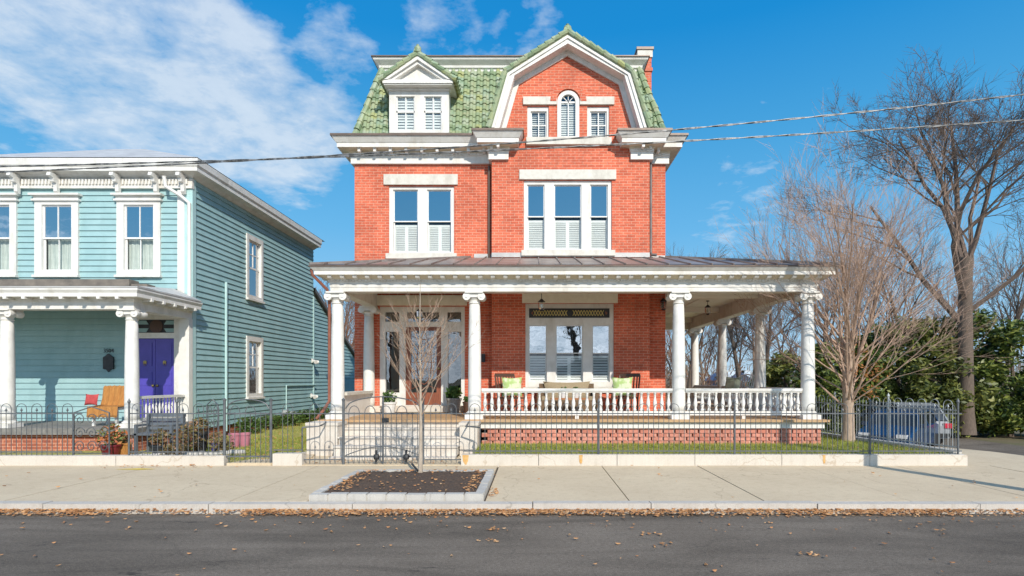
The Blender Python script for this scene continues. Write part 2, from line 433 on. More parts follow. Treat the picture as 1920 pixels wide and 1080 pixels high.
# second floor pair, second floor triple
w = window(house, W2L, YW, [L(736.5, 783, 354.5, 472, YW), L(800.5, 845.5, 354.5, 472, YW)], PZ(413.5, YW), label='white framed double sash window with half shutters over the entrance')
MB().box(W2L[0] - .06, W2L[1] + .08, YW - .1, YW + .12, PZ(484.5, YW - .1), W2L[2]).build('sill', 'stone', w)
w = window(house, W2B, YB, [L(988.3, 1021, 345, 466.5, YB), L(1039, 1090.5, 345, 466.5, YB), L(1107, 1140.5, 345, 466.5, YB)], PZ(404.5, YB), label='white triple sash window on the second floor of the bay')
MB().box(W2B[0] - .06, W2B[1] + .08, YB - .1, YB + .12, PZ(479, YB - .1), W2B[2]).build('sill', 'stone', w)
MB().box(*[PX(720, YW), PX(858.5, YW)], YW - .05, YW + .1, PZ(347, YW), PZ(327.5, YW)).build('lintel', 'stone', house)
MB().box(*[PX(974, YB), PX(1155, YB)], YB - .05, YB + .1, PZ(337, YB), PZ(319, YB)).build('lintel', 'stone', house)
# ground floor triple with leaded transom
shut_gap = 0.072
w = window(house, W1B, YB, [L(991, 1025.5, 609, 716, YB), L(1042, 1093.5, 609, 716, YB), L(1110.5, 1144, 609, 716, YB)], PZ(662, YB), glass='glass_dark', label='white triple sash window with dark leaded transom behind the porch')
tx0, tx1, tz0, tz1 = L(992, 1143, 578, 595.5, YB)
MB().box(tx0, tx1, YB + .02, YB + .036, tz0, tz1).build('transom_pane', 'black', w)
mb = MB(); k = 0
x = tx0 + .12
while x < tx1 - .16:      # leaded lattice with a break in the middle
    if abs(x - (tx0 + tx1) / 2) > 0.07:
        mb.bar((x, YB + .016, tz0 + .05), (x + .075, YB + .016, tz1 - .05), .014).bar((x + .075, YB + .016, tz0 + .05), (x, YB + .016, tz1 - .05), .014)
    x += .075
mb.build('leadwork', 'amber', w)
MB().prism([(tx0 + .05, (tz0 + tz1) / 2), (tx0 + .10, tz0 + .07), (tx0 + .115, tz1 - .07)], 'y', YB + .01, YB + .02).prism([(tx1 - .05, (tz0 + tz1) / 2), (tx1 - .10, tz0 + .07), (tx1 - .115, tz1 - .07)], 'y', YB + .01, YB + .02).build('leadwork', 'door', w)
MB().box(W1B[0] - .06, W1B[1] + .08, YB - .12, YB + .1, PZ(733, YB - .1), W1B[2]).build('sill', 'stone', w)
MB().box(PX(979, YB), PX(1158, YB), YB - .05, YB + .1, PZ(568.5, YB), PZ(551, YB)).build('lintel', 'shade_stone', house)
shut_gap = 0.06
# attic windows
w = window(house, AL, YB, [L(995, 1025, 207, 258, YB)], None, muntin=1, upper_shut=True, glass='glass_attic', label='small white attic window left of the arched one'); shutw = w
window(house, AR, YB, [L(1107, 1138, 207, 258, YB)], None, muntin=1, upper_shut=True, glass='glass_attic', label='small white attic window right of the arched one')
mb = MB()
rin = ar - 0.10
inner = [(ac - rin, az0 + .05), (ac + rin, az0 + .05)] + [(ac + rin * math.cos(a), az1 + rin * math.sin(a)) for a in [math.pi * k / 14 for k in range(15)]]
mb.plate([(x, z) for x, z in arch], [inner], YB - .025, 0.09)
w = mb.build('arched_window', 'white', house)
MB().add([(x, YB + .042, z) for x, z in inner], [tuple(range(len(inner)))]).build('pane', 'glass_attic', w)
sh = MB().box(ac - .012, ac + .012, YB + .02, YB + .038, az0 + .05, az1 + .02).box(ac - rin, ac + rin, YB + .02, YB + .038, az1 - .02, az1 + .02)
for a in (45, 90, 135): sh.bar((ac + .05 * math.cos(R(a)), YB + .03, az1 + .05 * math.sin(R(a))), (ac + rin * math.cos(R(a)), YB + .03, az1 + rin * math.sin(R(a))), .016)
sh.build('muntin', 'sash', w)
sh = MB(); z = az0 + .06
while z < az1 - .04:
    sh.add([(ac - rin, YB + .09, z), (ac + rin, YB + .09, z), (ac + rin, YB + .112, z + .056), (ac - rin, YB + .112, z + .056)], [(0, 1, 2, 3)]); z += .062
sh.build('shutter', 'shutter', w)
mb = MB().box(PX(981, YB), ac - ar - .012, YB - .05, YB + .1, PZ(197, YB), PZ(182.5, YB)); mb.build('lintel', 'stone', house)
mb = MB().box(ac + ar + .012, PX(1151.5, YB), YB - .05, YB + .1, PZ(197, YB), PZ(182.5, YB)); mb.build('lintel', 'stone', house)
MB().box(PX(987, YB), PX(1146, YB), YB - .1, YB + .1, PZ(270, YB - .1), PZ(259.5, YB) - .002).build('sill', 'stone', house)

# ---- entrance -------------------------------------------------------
YD = YW + 0.06
sl = L(723.5, 749.5, 622, 736, YD); sr = L(840, 865, 622, 736, YD); dr = L(761, 827.5, 613, 759.5, YD)
tl = L(723, 749, 585.5, 603.5, YD); tc = L(764, 824, 585.5, 603.5, YD); tr_ = L(839, 865, 585.5, 603.5, YD)
ent = MB().plate(rect(DOOR[0] + .002, DOOR[1] - .002, DOOR[2], DOOR[3] - .002), [rect(*q) for q in (sl, sr, dr, tl, tc, tr_)], YD - .04, 0.1).build('door_surround', 'white', house)
for q in (sl, sr, tl, tc, tr_): quadY(q[0], q[1], YD + .022, q[2], q[3]).build('pane', 'glass_door', ent)
gx0, gx1, gz0, gz1 = L(771, 818.5, 620, 736, YD)
door = MB().plate(rect(dr[0] + .004, dr[1] - .004, dr[2] + .004, dr[3] - .004), [rect(gx0, gx1, gz0, gz1)], YD, 0.045).build('front_door', 'door', house, label='red brown wooden front door with a tall glass pane')
quadY(gx0, gx1, YD + .022, gz0, gz1).build('pane', 'glass_door', door)
mb = MB()
gcx, gcz = (gx0 + gx1) / 2, (gz0 + gz1) / 2
mb.tube([(gcx + .2 * math.cos(a), YD + .012, gcz + .62 * math.sin(a)) for a in [2 * math.pi * k / 28 for k in range(29)]], .012, 5)
for k in range(7): mb.tube([(gx0 + .02, YD + .012, gz0 + .1 + k * .24), (gcx - .1, YD + .012, gz0 + .2 + k * .21), (gcx - .02, YD + .012, gz0 + .12 + k * .25)], .008, 4); mb.tube([(gx1 - .02, YD + .012, gz0 + .1 + k * .24), (gcx + .1, YD + .012, gz0 + .2 + k * .21), (gcx + .02, YD + .012, gz0 + .12 + k * .25)], .008, 4)
mb.build('grille', 'door', door)
MB().lathe([(.0, 0), (.03, .005), (.035, .02), (.02, .04), (.0, .042)], 10).xform(Matrix.Translation((dr[1] - .07, YD - .005, dr[2] + 1.0)) @ Matrix.Rotation(R(90), 4, 'X')).build('knob', 'brass', door)
MB().box(DOOR[0] - .1, DOOR[1] + .1, YW - .26, YW - .001, .735, .895).build('door_step', 'step', house)
MB().box(PX(700, YW), PX(876, YW), YW - .05, YW + .1, PZ(573, YW) , PZ(554, YW)).build('lintel', 'shade_stone', house)
MB().box(PX(903, YW), PX(910, YW), YW - .09, YW - .002, PZ(679, YW), PZ(664, YW)).build('mailbox', 'black', house)

# ---- upper cornice ---------------------------------------------------
cpath = [(XL, YBK), (XL, YW), (BL, YW), (BL, YB), (-0.74, YB), (-0.74, YW - .01)]
cpath2 = [(2.67, YW - .01), (2.67, YB), (BR, YB), (BR, YW), (XR, YW), (XR, YBK)]
prof = [(-.02, 7.46), (.08, 7.46), (.08, 7.655), (.10, 7.665), (.10, 7.735), (.12, 7.79), (.325, 7.81), (.34, 7.795), (.36, 7.795), (.36, 7.90), (.38, 7.915), (.46, 8.035), (.47, 8.05), (-.02, 8.11)]
for p in (cpath, cpath2):
    c = MB().sweep(p, prof).build('cornice', 'white', house)
    MB().sweep(p, [(.44, 8.058), (.495, 8.052), (.495, 8.105), (-.02, 8.14)]).build('eave_edge', 'gutter', c)
    MB().sweep(p, [(.101, 7.728), (.122, 7.786), (.324, 7.806), (.324, 7.802), (.124, 7.781), (.104, 7.725)]).build('soffit', 'soffit', c)
    dm = MB(); me = None
    for i in range(len(p) - 1):
        a = Vector(p[i]); b = Vector(p[i + 1]); d = (b - a); ln = d.length; d = d / ln; nrm = Vector((d.y, -d.x))
        if ln < .3: continue
        dm.comb(p[i], p[i + 1], .085, .125, 7.665, 7.735, .1, .05)
        if abs(d.y) > .5 and ln > 3: continue
        t = .19 if ln > 1 else .12
        nn = max(1, round((ln - .1) / .43)); stp = ln / nn
        for k in range(nn):
            q = a + d * (stp * (k + .5))
            br = MB().box(-.035, .035, -.30, -.11, -.07, .0).box(-.045, .045, -.315, -.12, .001, .035)
            if me is None: me = br.mesh('bracket', 'white')
            put('bracket', me, c, Vector((q.x, q.y, 7.772)) - wloc(c))
    dm.build('dentil_band', 'white', c)

# ---- mansard roof ----------------------------------------------------
MI = 0.63; ZB = 8.08; ZT = 10.36; YM = 15.12
def tiles(mbd, o, u, up, out, rows):
    """barrel tiles: o origin at lower left, u along, up the slope; rows = [(t, a, b)] extents at each course"""
    o = Vector(o); u = Vector(u); up = Vector(up).normalized(); out = Vector(out).normalized()
    for (t, a, b) in rows:
        n = int((b - a) / .18) + 1
        for k in range(n):
            c = (math.floor(a / .18) + k) * .18 + .09
            if c < a - .02 or c > b + .02: continue
            j = random.uniform(-.02, .02)
            base = o + u * (c + random.uniform(-.006, .006)) + up * (t + j)
            vs = []
            for (s, rr, lift) in ((0, .060, .040), (.26, .050, .012)):
                for q in range(6):
                    an = math.pi * q / 5
                    vs.append(base + up * s + u * (math.cos(an) * rr) + out * (math.sin(an) * rr * .85 + lift))
            vs2 = [v - out * .02 for v in vs[:6]]
            mbd.add(vs + vs2, [(q, q + 1, q + 7, q + 6) for q in range(5)] + [(q + 12, q + 13, q + 1, q) for q in range(5)])
            # the pan tile beside it, its nose lipping over the course below
            pb = base + u * .09 + up * (random.uniform(-.025, .005)); ps = []
            for (s, lift) in ((0, .036), (.25, .006), (0.0, .008)):
                for q in range(4):
                    w_ = -.055 + .11 * q / 3
                    ps.append(pb + up * s + u * w_ + out * (lift + .018 * (abs(q - 1.5) / 1.5) ** 2))
            if c + .09 < b + .02: mbd.add(ps, [(q, q + 1, q + 5, q + 4) for q in range(3)] + [(q + 8, q + 9, q + 1, q) for q in range(3)])
mb = MB()
# backing planes
mb.add([(XL - .02, YM, ZB), (-.95, YM, ZB), (-.55, YM + MI, ZT), (XL - .02 + MI, YM + MI, ZT)], [(0, 1, 2, 3)])
mb.add([(2.85, YM, ZB), (XR, YM, ZB), (XR - MI, YM + MI, ZT), (2.4, YM + MI, ZT)], [(0, 1, 2, 3)])
mb.add([(XL - .02, YM, ZB), (XL - .02 + MI, YM + MI, ZT), (XL - .02 + MI, YBK - MI, ZT), (XL - .02, YBK, ZB)], [(0, 1, 2, 3)])
mb.add([(XR, YM, ZB), (XR, YBK, ZB), (XR - MI, YBK - MI, ZT), (XR - MI, YM + MI, ZT)], [(0, 1, 2, 3)])
mb.add([(XL, YBK, ZB), (XL + MI, YBK - MI, ZT), (XR - MI, YBK - MI, ZT), (XR, YBK, ZB)], [(0, 1, 2, 3)])
sl_len = math.hypot(MI, ZT - ZB); nrow = 12
rows = []
for r in range(nrow):
    t = r * .197 - .02; q = max(0, t) / sl_len
    rows.append((t, XL + .06 + MI * q, -1.0 + .42 * q)); rows.append((t, 2.86 - .42 * q, XR - .06 - MI * q))
tiles(mb, (0, YM, ZB), (1, 0, 0), (0, MI, ZT - ZB), (0, -(ZT - ZB), MI), rows)
rows = [(r * .197 - .02, YM + .08 + MI * max(0, r * .197) / sl_len, YBK - .1 - MI * max(0, r * .197) / sl_len) for r in range(nrow)]
tiles(mb, (XL - .02, 0, ZB), (0, 1, 0), (MI, 0, ZT - ZB), (-(ZT - ZB), 0, MI), rows)
tiles(mb, (XR, 0, ZB), (0, 1, 0), (-MI, 0, ZT - ZB), ((ZT - ZB), 0, MI), rows)
def ridge(mbd, a, b, r=.085, step=.24):
    a = Vector(a); b = Vector(b); n = max(1, int((b - a).length / step)); d = (b - a) / n
    for k in range(n):
        p = a + d * k; j = Vector((random.uniform(-.01, .01), random.uniform(-.01, .01), random.uniform(-.008, .012)))
        mbd.tube([p + j, p + d * 1.12 + j], [r * 1.12, r * .86], 8)
ridge(mb, (XL + .0, YM - .02, ZB + .05), (XL + MI - .02, YM + MI - .02, ZT))
ridge(mb, (XR + .0, YM - .02, ZB + .05), (XR - MI, YM + MI - .02, ZT), .095)
mb.build('mansard_roof', 'tile', house)
tp = [(XL + MI, YBK - MI), (XL + MI, YM + MI), (XR - MI, YM + MI), (XR - MI, YBK - MI)]
c = MB().sweep(tp, [(-.05, ZT - .10), (.04, ZT - .10), (.05, ZT - .02), (.09, ZT - .0), (.10, ZT + .06), (.22, ZT + .16), (.24, ZT + .22), (-.05, ZT + .24)]).build('top_cornice', 'white', house)
MB().sweep(tp, [(.20, ZT + .225), (.27, ZT + .222), (.27, ZT + .25), (-.05, ZT + .26)]).build('roof_edge', 'gutter', c)
MB().box(XL + MI - .0, XR - MI + .0, YM + MI, YBK - MI, ZT + .18, ZT + .26).build('flat_roof', 'roofmetal', house)

# ---- gambrel gable ----------------------------------------------------
Yf = 14.55
O = [(PX(922.8, Yf), PZ(240, Yf)), (PX(952.3, Yf), PZ(138.7, Yf)), (PX(1064.5, Yf), PZ(67.5, Yf)), (PX(1180.5, Yf), PZ(138.7, Yf)), (PX(1211.5, Yf), PZ(240, Yf))]
I = [(PX(936.2, Yf), PZ(240, Yf)), (PX(964.5, Yf), PZ(141, Yf)), (PX(1064.8, Yf), PZ(81, Yf)), (PX(1171, Yf), PZ(141, Yf)), (PX(1200.5, Yf), PZ(240, Yf))]
def band(mbd, A, B, y0, y1):
    for i in range(len(A) - 1):
        q = [A[i], A[i + 1], B[i + 1], B[i]]; mbd.prism(q, 'y', y0, y1)
def offs(P, d): # shrink a gambrel outline towards its middle
    mx = (O[0][0] + O[4][0]) / 2
    out = []
    for i, (x, z) in enumerate(P):
        if i in (0, 4): out.append((x + (d if i == 0 else -d) * 1.0, z))
        elif i in (1, 3): out.append((x + (d * .85 if i == 1 else -d * .85), z - d * .62))
        else: out.append((x, z - d * 1.2))
    return out
rake = MB(); band(rake, O, I, Yf, Yf + .05)
O2 = offs(O, -.012); I2 = offs(O, .055)
band(rake, O2, I2, Yf - .035, Yf - .001)
rk = rake.build('rake_board', 'white', house)
sf = MB(); band(sf, offs(I, -.05), offs(I, .004), Yf + .052, YB - .001); sf.build('rake_soffit', 'white', rk)
fr = MB(); band(fr, offs(I, .006), offs(I, .125), YB - .05, YB - .003); fr.build('frieze_board', 'white', rk)
# gable roof skin running back into the mansard, with a tiled verge
g = MB(); OT = offs(O, -.07)
band(g, OT, offs(O, -.014), Yf - .04, YM + 1.2)
for (a, b) in ((OT[1], OT[2]), (OT[2], OT[3]), (OT[0], OT[1]), (OT[4], OT[3])):
    a = Vector((a[0], 0, a[1])); b = Vector((b[0], 0, b[1])); n = max(2, int((b - a).length / .2)); d = (b - a) / n
    nrm = Vector((-d.z, 0, d.x)).normalized()
    if nrm.z < 0: nrm = -nrm
    for k in range(n):
        for row in range(4):
            p = a + d * (k + .5); p.y = Yf - .03 + row * .2
            g.tube([p - d * .62 + nrm * .035 + Vector((0, .0, 0)), p + d * .5 + nrm * .012], [.082, .07], 8)
ridge(g, (OT[2][0], Yf - .05, OT[2][1] + .05), (OT[2][0], YM + 1.0, OT[2][1] + .05), .10)
g.build('gable_roof', 'tile', house)
def finial(x, y, z, s=1.0):
    MB().lathe([(.13 * s, 0), (.14 * s, .03), (.10 * s, .06), (.115 * s, .11), (.10 * s, .16), (.045 * s, .20), (.05 * s, .225), (.0, .26)], 12, (x, y, z)).build('finial', 'tile', house, smooth=True)
finial(OT[2][0], Yf + .05, OT[2][1] + .02, .95)

# ---- dormer -----------------------------------------------------------
Yd = 14.98
dm = MB()
dx0, dx1 = PX(731, Yd), PX(842.5, Yd); dz0, dz1 = PZ(251, Yd), PZ(172, Yd)
DL = [L(744, 778.5, 183, 246, Yd), L(796, 829, 183, 246, Yd)]
dormer = MB().box(dx0 + .02, dx1 - .02, Yd + .06, Yd + 1.1, dz0, dz1 + .1).build('dormer', 'white', house, label='white pedimented dormer with two shuttered windows')
# hollow the front: casing and lights stand proud of a dark backing
MB().plate(rect(dx0, dx1, dz0, dz1), [rect(*q) for q in DL], Yd - .07, 0.128).build('dormer_casing', 'white', dormer)
for q in DL:
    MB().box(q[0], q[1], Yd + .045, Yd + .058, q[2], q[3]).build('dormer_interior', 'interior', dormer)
    quadY(q[0], q[1], Yd - .010, q[2], q[3]).build('pane', 'glass_attic', dormer)
    cx = (q[0] + q[1]) / 2; mid = q[2] + (q[3] - q[2]) * .56
    s = MB().box(cx - .012, cx + .012, Yd - .035, Yd - .016, q[2], q[3]).box(q[0], q[1], Yd - .04, Yd - .014, mid - .025, mid + .02)
    s.box(q[0], q[0] + .03, Yd - .04, Yd - .015, q[2], q[3]).box(q[1] - .03, q[1], Yd - .04, Yd - .015, q[2], q[3])
    s.build('sash', 'sash', dormer)
    s = MB(); z = q[2] + .02
    while z < q[3] - .03:
        s.add([(q[0], Yd + .005, z), (q[1], Yd + .005, z), (q[1], Yd + .024, z + .060), (q[0], Yd + .024, z + .060)], [(0, 1, 2, 3)]); z += .075
    s.box(cx - .03, cx + .03, Yd + .004, Yd + .03, q[2], q[3]); s.build('shutter', 'shutter', dormer)
yp = 14.66
hx0, hx1 = PX(717, yp), PX(849, yp); pz0, pz1, pza = PZ(157.5, yp), PZ(149, yp), PZ(104, yp); pcx = (hx0 + hx1) / 2
p = MB().prism([(dx0 - .02, dz1 - .02), (dx1 + .02, dz1 - .02), (dx1 + .05, pz0 + .0), (dx0 - .05, pz0)], 'y', Yd - .12, Yd + .05)
p.box(hx0 + .03, hx1 - .03, yp + .03, Yd + .0, pz0 - .0, pz0 + .03).box(hx0, hx1, yp, Yd + .5, pz0 + .031, pz1)
p.prism([(hx0 + .05, pz1), (hx1 - .05, pz1), (pcx, pza - .12)], 'y', yp + .16, yp + .3)
o_ = [(hx0 - .02, pz1 + .002), (pcx, pza), (hx1 + .02, pz1 + .002)]; i_ = [(hx0 + .26, pz1 + .002), (pcx, pza - .2), (hx1 - .26, pz1 + .002)]
m_ = [(hx0 + .14, pz1 + .002), (pcx, pza - .11), (hx1 - .14, pz1 + .002)]
band(p, o_, m_, yp - .02, yp + .5); band(p, m_, i_, yp + .04, yp + .3)
p.build('pediment', 'white', dormer)
dr_ = MB()
for s_ in (-1, 1):
    a = Vector((pcx + s_ * (hx1 - pcx + .06), 0, pz1 - .03)); b = Vector((pcx, 0, pza + .03)); n = 6; d = (b - a) / n
    dr_.add([(a.x, yp - .02, a.z), (b.x, yp - .02, b.z), (b.x, yp + 1.4, b.z), (a.x, yp + 1.4, a.z)], [(0, 1, 2, 3)])
    nrm = Vector((-d.z, 0, d.x)); nrm = nrm.normalized() if nrm.z > 0 else -nrm.normalized()
    for k in range(n):
        for row in range(6):
            q = a + d * (k + .5); q.y = yp + .0 + row * .19
            dr_.tube([q - d * .6 + nrm * .045, q + d * .5 + nrm * .02], [.085, .07], 8)
ridge(dr_, (pcx, yp - .05, pza + .08), (pcx, yp + 1.2, pza + .08), .09)
dr_.build('dormer_roof', 'tile', dormer)
finial(pcx, yp + .02, pza + .06, .85)

# ---- chimney ----------------------------------------------------------
ch = MB().box(3.20, 3.60, 17.0, 17.7, 8.0, 11.42).box(3.17, 3.63, 16.97, 17.73, 11.0, 11.1).build('chimney', 'brick', house)
MB().box(3.17, 3.63, 16.97, 17.73, 11.42, 11.64).build('chimney_band', 'stone', ch)
MB().box(3.14, 3.66, 16.94, 17.76, 11.642, 11.72).build('chimney_cap', 'gutter', ch)

# ---- downspouts ---------------------------------------------------------
mb = MB().tube([(BR + .05, YW - .3, 7.80), (BR + .07, YW - .12, 7.55), (BR + .075, YW - .09, 7.4), (BR + .075, YW - .09, 5.06), (BR + .1, YW - .11, 4.98), (BR + .22, YW - .16, 4.96)], .038, 8)
mb.build('downspout', 'lead', house, smooth=True, label='grey downspout at the right side of the bay')
MB().tube([(-1.2, YW - .07, 7.4), (-1.2, YW - .07, 4.9)], .03, 8).build('downspout', 'gutter', house, smooth=True, label='dark strip for the bay shadow in the corner left of it')  # thin dark tube standing in for the bay's shadow on the recess

# ================================================================== PORCH
ZF = 0.72; CYL = 12.6; XC = [-4.42, -1.325, 3.28, 6.20]; YS = [15.25, 18.3, 21.4]
ZC = 3.57                                               # capital top / beam underside
pp = [(-4.53, YW - .001), (-4.53, 12.45), (6.34, 12.45), (6.34, 22.0)]
pc = MB().sweep(pp, [(-.28, ZC), (0, ZC), (0, 3.66), (.012, 3.665), (.012, 3.77), (.03, 3.78), (.03, 3.80), (.045, 3.835), (.235, 3.915), (.24, 3.90), (.262, 3.90), (.262, 3.975), (.275, 3.985), (.325, 4.04), (.325, 4.06), (-.28, 4.10)]).build('porch_cornice', 'white', house)
MB().sweep(pp, [(.30, 4.062), (.350, 4.058), (.350, 4.085), (-.2, 4.13)]).build('porch_gutter', 'gutter', pc)
MB().sweep(pp, [(.048, 3.832), (.234, 3.910), (.234, 3.905), (.05, 3.826)]).build('soffit', 'soffit', pc)
dm = MB(); bm_ = MB().prism([(-.04, -.065), (-.215, -.02), (-.222, -.045), (-.20, -.075), (-.10, -.085), (-.06, -.10), (-.04, -.10)], 'x', -.045, .045).mesh('bracket', 'white')
for i in range(3):
    a = Vector(pp[i]); b = Vector(pp[i + 1]); d = b - a; ln = d.length; d /= ln; nrm = Vector((d.y, -d.x))
    dm.comb(pp[i], pp[i + 1], .02, .062, 3.79, 3.835, .07, .036)
    stp = .276; n = int(ln / stp)
    for k in range(n + 1):
        t = (ln - n * stp) / 2 + k * stp
        q = a + d * t
        if i == 2 and k > 14 or i == 0 and k > 10: continue
        put('bracket', bm_, pc, Vector((q.x, q.y, 3.915)) - wloc(pc), math.atan2(d.y, d.x))
dm.build('dentil_band', 'white', pc)
# ceiling with thin battens
MB().box(-4.27, 6.06, 12.73, YW - .25, 3.965, 3.99).box(XR + .002, 6.06, YW - .25, 21.72, 3.965, 3.99).build('porch_ceiling', 'cream', house)
mb = MB()
for y in (15.0, 18.15, 21.3): mb.box(XR, 6.05, y, y + .14, 3.80, 3.962)
mb.box(4.83, 4.87, 12.8, 21.6, 3.945, 3.964); mb.build('ceiling_beam', 'cream', house)
MB().box(XR, 6.06, 21.72, 22.0, ZC, 3.99).build('end_beam', 'cream', house)
# roof
E = .335; zl = 4.10; zh = 4.93
rf = MB(); xl0, yf0, xr0 = -4.53 - E, 12.45 - E, 6.34 + E
hl = (xl0 + 3.15, YW); hr = (XR, YW - .02)
rf.add([(xl0, yf0, zl), (xr0, yf0, zl), (hr[0], hr[1], zh), (hl[0], hl[1], zh)], [(0, 1, 2, 3)])
rf.add([(xl0, yf0, zl), (hl[0], hl[1], zh), (XL, YW, zl + .03), (xl0, YW, zl)], [(0, 1, 2, 3)])
rf.add([(xr0, yf0, zl), (xr0, 22.4, zl), (XR, 22.4, zh), (hr[0], hr[1], zh)], [(0, 1, 2, 3)])
x = xl0 + .3
while x < xr0 - .2:                       # standing seams
    if x < hl[0]: yt = yf0 + (x - xl0)
    elif x > hr[0]: yt = yf0 + (xr0 - x)
    else: yt = YW
    yt = min(yt, YW); k = (zh - zl) / (YW - yf0)
    if yt - yf0 > .2: rf.bar((x, yf0 + .02, zl + .018), (x, yt - .02, zl + (yt - yf0) * k + .018), .022, .035)
    x += .47
y = yf0 + .5
while y < 22.2:
    xt = max(XR, xr0 - (y - yf0)); k = (zh - zl) / (xr0 - XR)
    rf.bar((xr0 - .02, y, zl + .018), (xt, y, zl + (xr0 - xt) * k + .018), .022, .035); y += .47
rf.bar((xl0, yf0, zl + .02), (hl[0], hl[1], zh + .02), .05, .05); rf.bar((xr0, yf0, zl + .02), (hr[0], hr[1], zh + .02), .05, .05)
rf.build('porch_roof', 'roofmetal', house)
MB().box(hl[0] + .1, BL - .004, YW - .03, YW - .002, zh - .03, zh + .09).box(BL, BR, YB - .03, YB - .002, zh - .06, zh + .06).box(BR + .004, XR, YW - .03, YW - .002, zh - .03, zh + .05).build('flashing', 'grey_roof', house)
# columns
shaft = MB().lathe([(.145, .16), (.148, .3), (.147, .9), (.140, 1.7), (.128, 2.3), (.116, 2.62)], 24).mesh('column', 'white', smooth=True)
cb = MB().box(-.20, .20, -.20, .20, 0, .10).lathe([(.19, .10), (.2, .12), (.19, .14), (.165, .15), (.17, .165), (.15, .175)], 24).mesh('column_base', 'white')
cp = MB().lathe([(.118, 2.58), (.135, 2.60), (.118, 2.62), (.12, 2.66), (.15, 2.70)], 24)
cp.box(-.2, .2, -.2, .2, 2.815, 2.849)
cp.box(-.17, .17, -.15, .15, 2.72, 2.814)
for sx in (-1, 1):
    for y0, y1 in ((-.17, .17),):
        c_ = MB().lathe([(.0, -.17), (.085, -.17), (.085, -.10), (.06, 0), (.085, .10), (.085, .17), (.0, .17)], 16).xform(Matrix.Translation((sx * .165, 0, 2.74)) @ Matrix.Rotation(R(90), 4, 'X'))
        cp.add(c_.v, c_.f)
        e_ = MB().lathe([(.0, -.185), (.028, -.185), (.028, .185), (.0, .185)], 10).xform(Matrix.Translation((sx * .165, 0, 2.74)) @ Matrix.Rotation(R(90), 4, 'X'))
        cp.add(e_.v, e_.f)
cp = cp.mesh('capital', 'white')
for (x, y) in [(XC[0], CYL), (XC[1], CYL), (XC[2], CYL), (XC[3], CYL)] + [(XC[3], y) for y in YS] + [(XC[0] - .0, 15.0)]:
    c = put('column', shaft, house, Vector((x, y, ZF)) - wloc(house))
    put('column_base', cb, c); put('capital', cp, c)
# floor, skirt, perforated brick base
MB().box(-4.72, 6.5, 12.22, YW - .001, ZF - .05, ZF).box(XR + .002, 6.5, YW - .001, 22.0, ZF - .05, ZF).build('porch_floor', 'deck', house)
MB().box(-1.16, 6.42, 12.30, 12.40, .53, ZF - .052).box(6.32, 6.42, 12.40, 22.0, .53, ZF - .052).build('skirt_board', 'white', house)
mb = MB(); z = .17; row = 0
while z < .525:
    x = -1.14 + (0.13 if row % 2 else 0)
    while x < 6.3:
        mb.box(x, min(x + .228, 6.36), 12.34 + random.uniform(-.004, .004), 12.46, z, z + .072); x += .26
    y = 12.47 + (.13 if row % 2 else 0)
    while y < 21.9: mb.box(6.26, 6.37, y, y + .228, z, z + .068); y += .26
    z += .083; row += 1
z = .17
while z < .525:
    mb.box(-1.14, 6.36, 12.37, 12.45, z + .072, z + .083); z += .083
mb.build('brick_base', 'base_brick', house)
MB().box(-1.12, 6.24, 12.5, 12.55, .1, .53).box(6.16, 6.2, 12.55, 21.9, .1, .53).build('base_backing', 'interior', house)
MB().box(-4.6, -1.2, 12.30, 12.42, .1, ZF - .052).box(-4.68, -4.6, 12.30, YW, .1, ZF - .052).build('porch_riser', 'step', house)
# steps and cheek blocks
st = MB()
for k in range(4):
    z1 = .56 - k * .16; st.box(-4.08, -1.56, 12.298 - .30 * (k + 1), 12.298, 0.0 + .001 * k, z1 - .03 - .001 * k)
for k in range(3):
    z1 = .56 - k * .16; st.box(-4.095, -1.545, 12.298 - .30 * (k + 1) - .03, 12.296 - .3 * k, z1 - .029, z1)
st.build('porch_steps', 'step', house)
ck = MB()
for (a, b) in ((-4.74, -4.10), (-1.54, -1.17)):
    ck = MB(); ck.box(a, b, 11.66, 12.297, 0, .64); ck.box(a - .02, b + .02, 11.64, 12.296, .641, .70)
    ck.build('step_cheek', 'step', house)
# balustrades
balu = MB().lathe([(.040, 0), (.040, .045), (.024, .06), (.03, .09), (.044, .15), (.043, .19), (.026, .29), (.021, .33), (.030, .35), (.022, .37), (.036, .39), (.036, .42)], 10).mesh('baluster', 'white', smooth=True)
def balustrade(a, b, name='porch_balustrade', n=None, feet=True):
    a = Vector(a); b = Vector(b); d = b - a; ln = d.length; d /= ln
    z0 = .80
    m_ = MB().bar((a.x, a.y, z0 + .045), (b.x, b.y, z0 + .045), .11, .09)
    m_.bar((a.x, a.y, z0 + .575), (b.x, b.y, z0 + .575), .13, .055); m_.bar((a.x, a.y, z0 + .53), (b.x, b.y, z0 + .53), .09, .035)
    q = (a + b) / 2
    if feet: m_.prism([(-.16, 0), (-.1, .0), (0, .05), (.1, 0), (.16, 0), (.08, .08), (-.08, .08)], 'y', 12.55, 12.65) if False else m_.box(q.x - .04, q.x + .04, q.y - .04, q.y + .04, ZF, z0)
    ob = m_.build(name, 'white', house)
    n = n or int(ln / .153)
    for k in range(n):
        p = a + d * (ln * (k + .5) / n)
        put('baluster', balu, ob, Vector((p.x, p.y, z0 + .091)) - wloc(ob))
balustrade((XC[1] + .16, CYL, 0), (XC[2] - .15, CYL, 0)); balustrade((XC[2] + .15, CYL, 0), (XC[3] - .15, CYL, 0))
for y0, y1 in zip([CYL] + YS[:-1], YS): balustrade((XC[3], y0 + .15, 0), (XC[3], y1 - .15, 0), n=16)
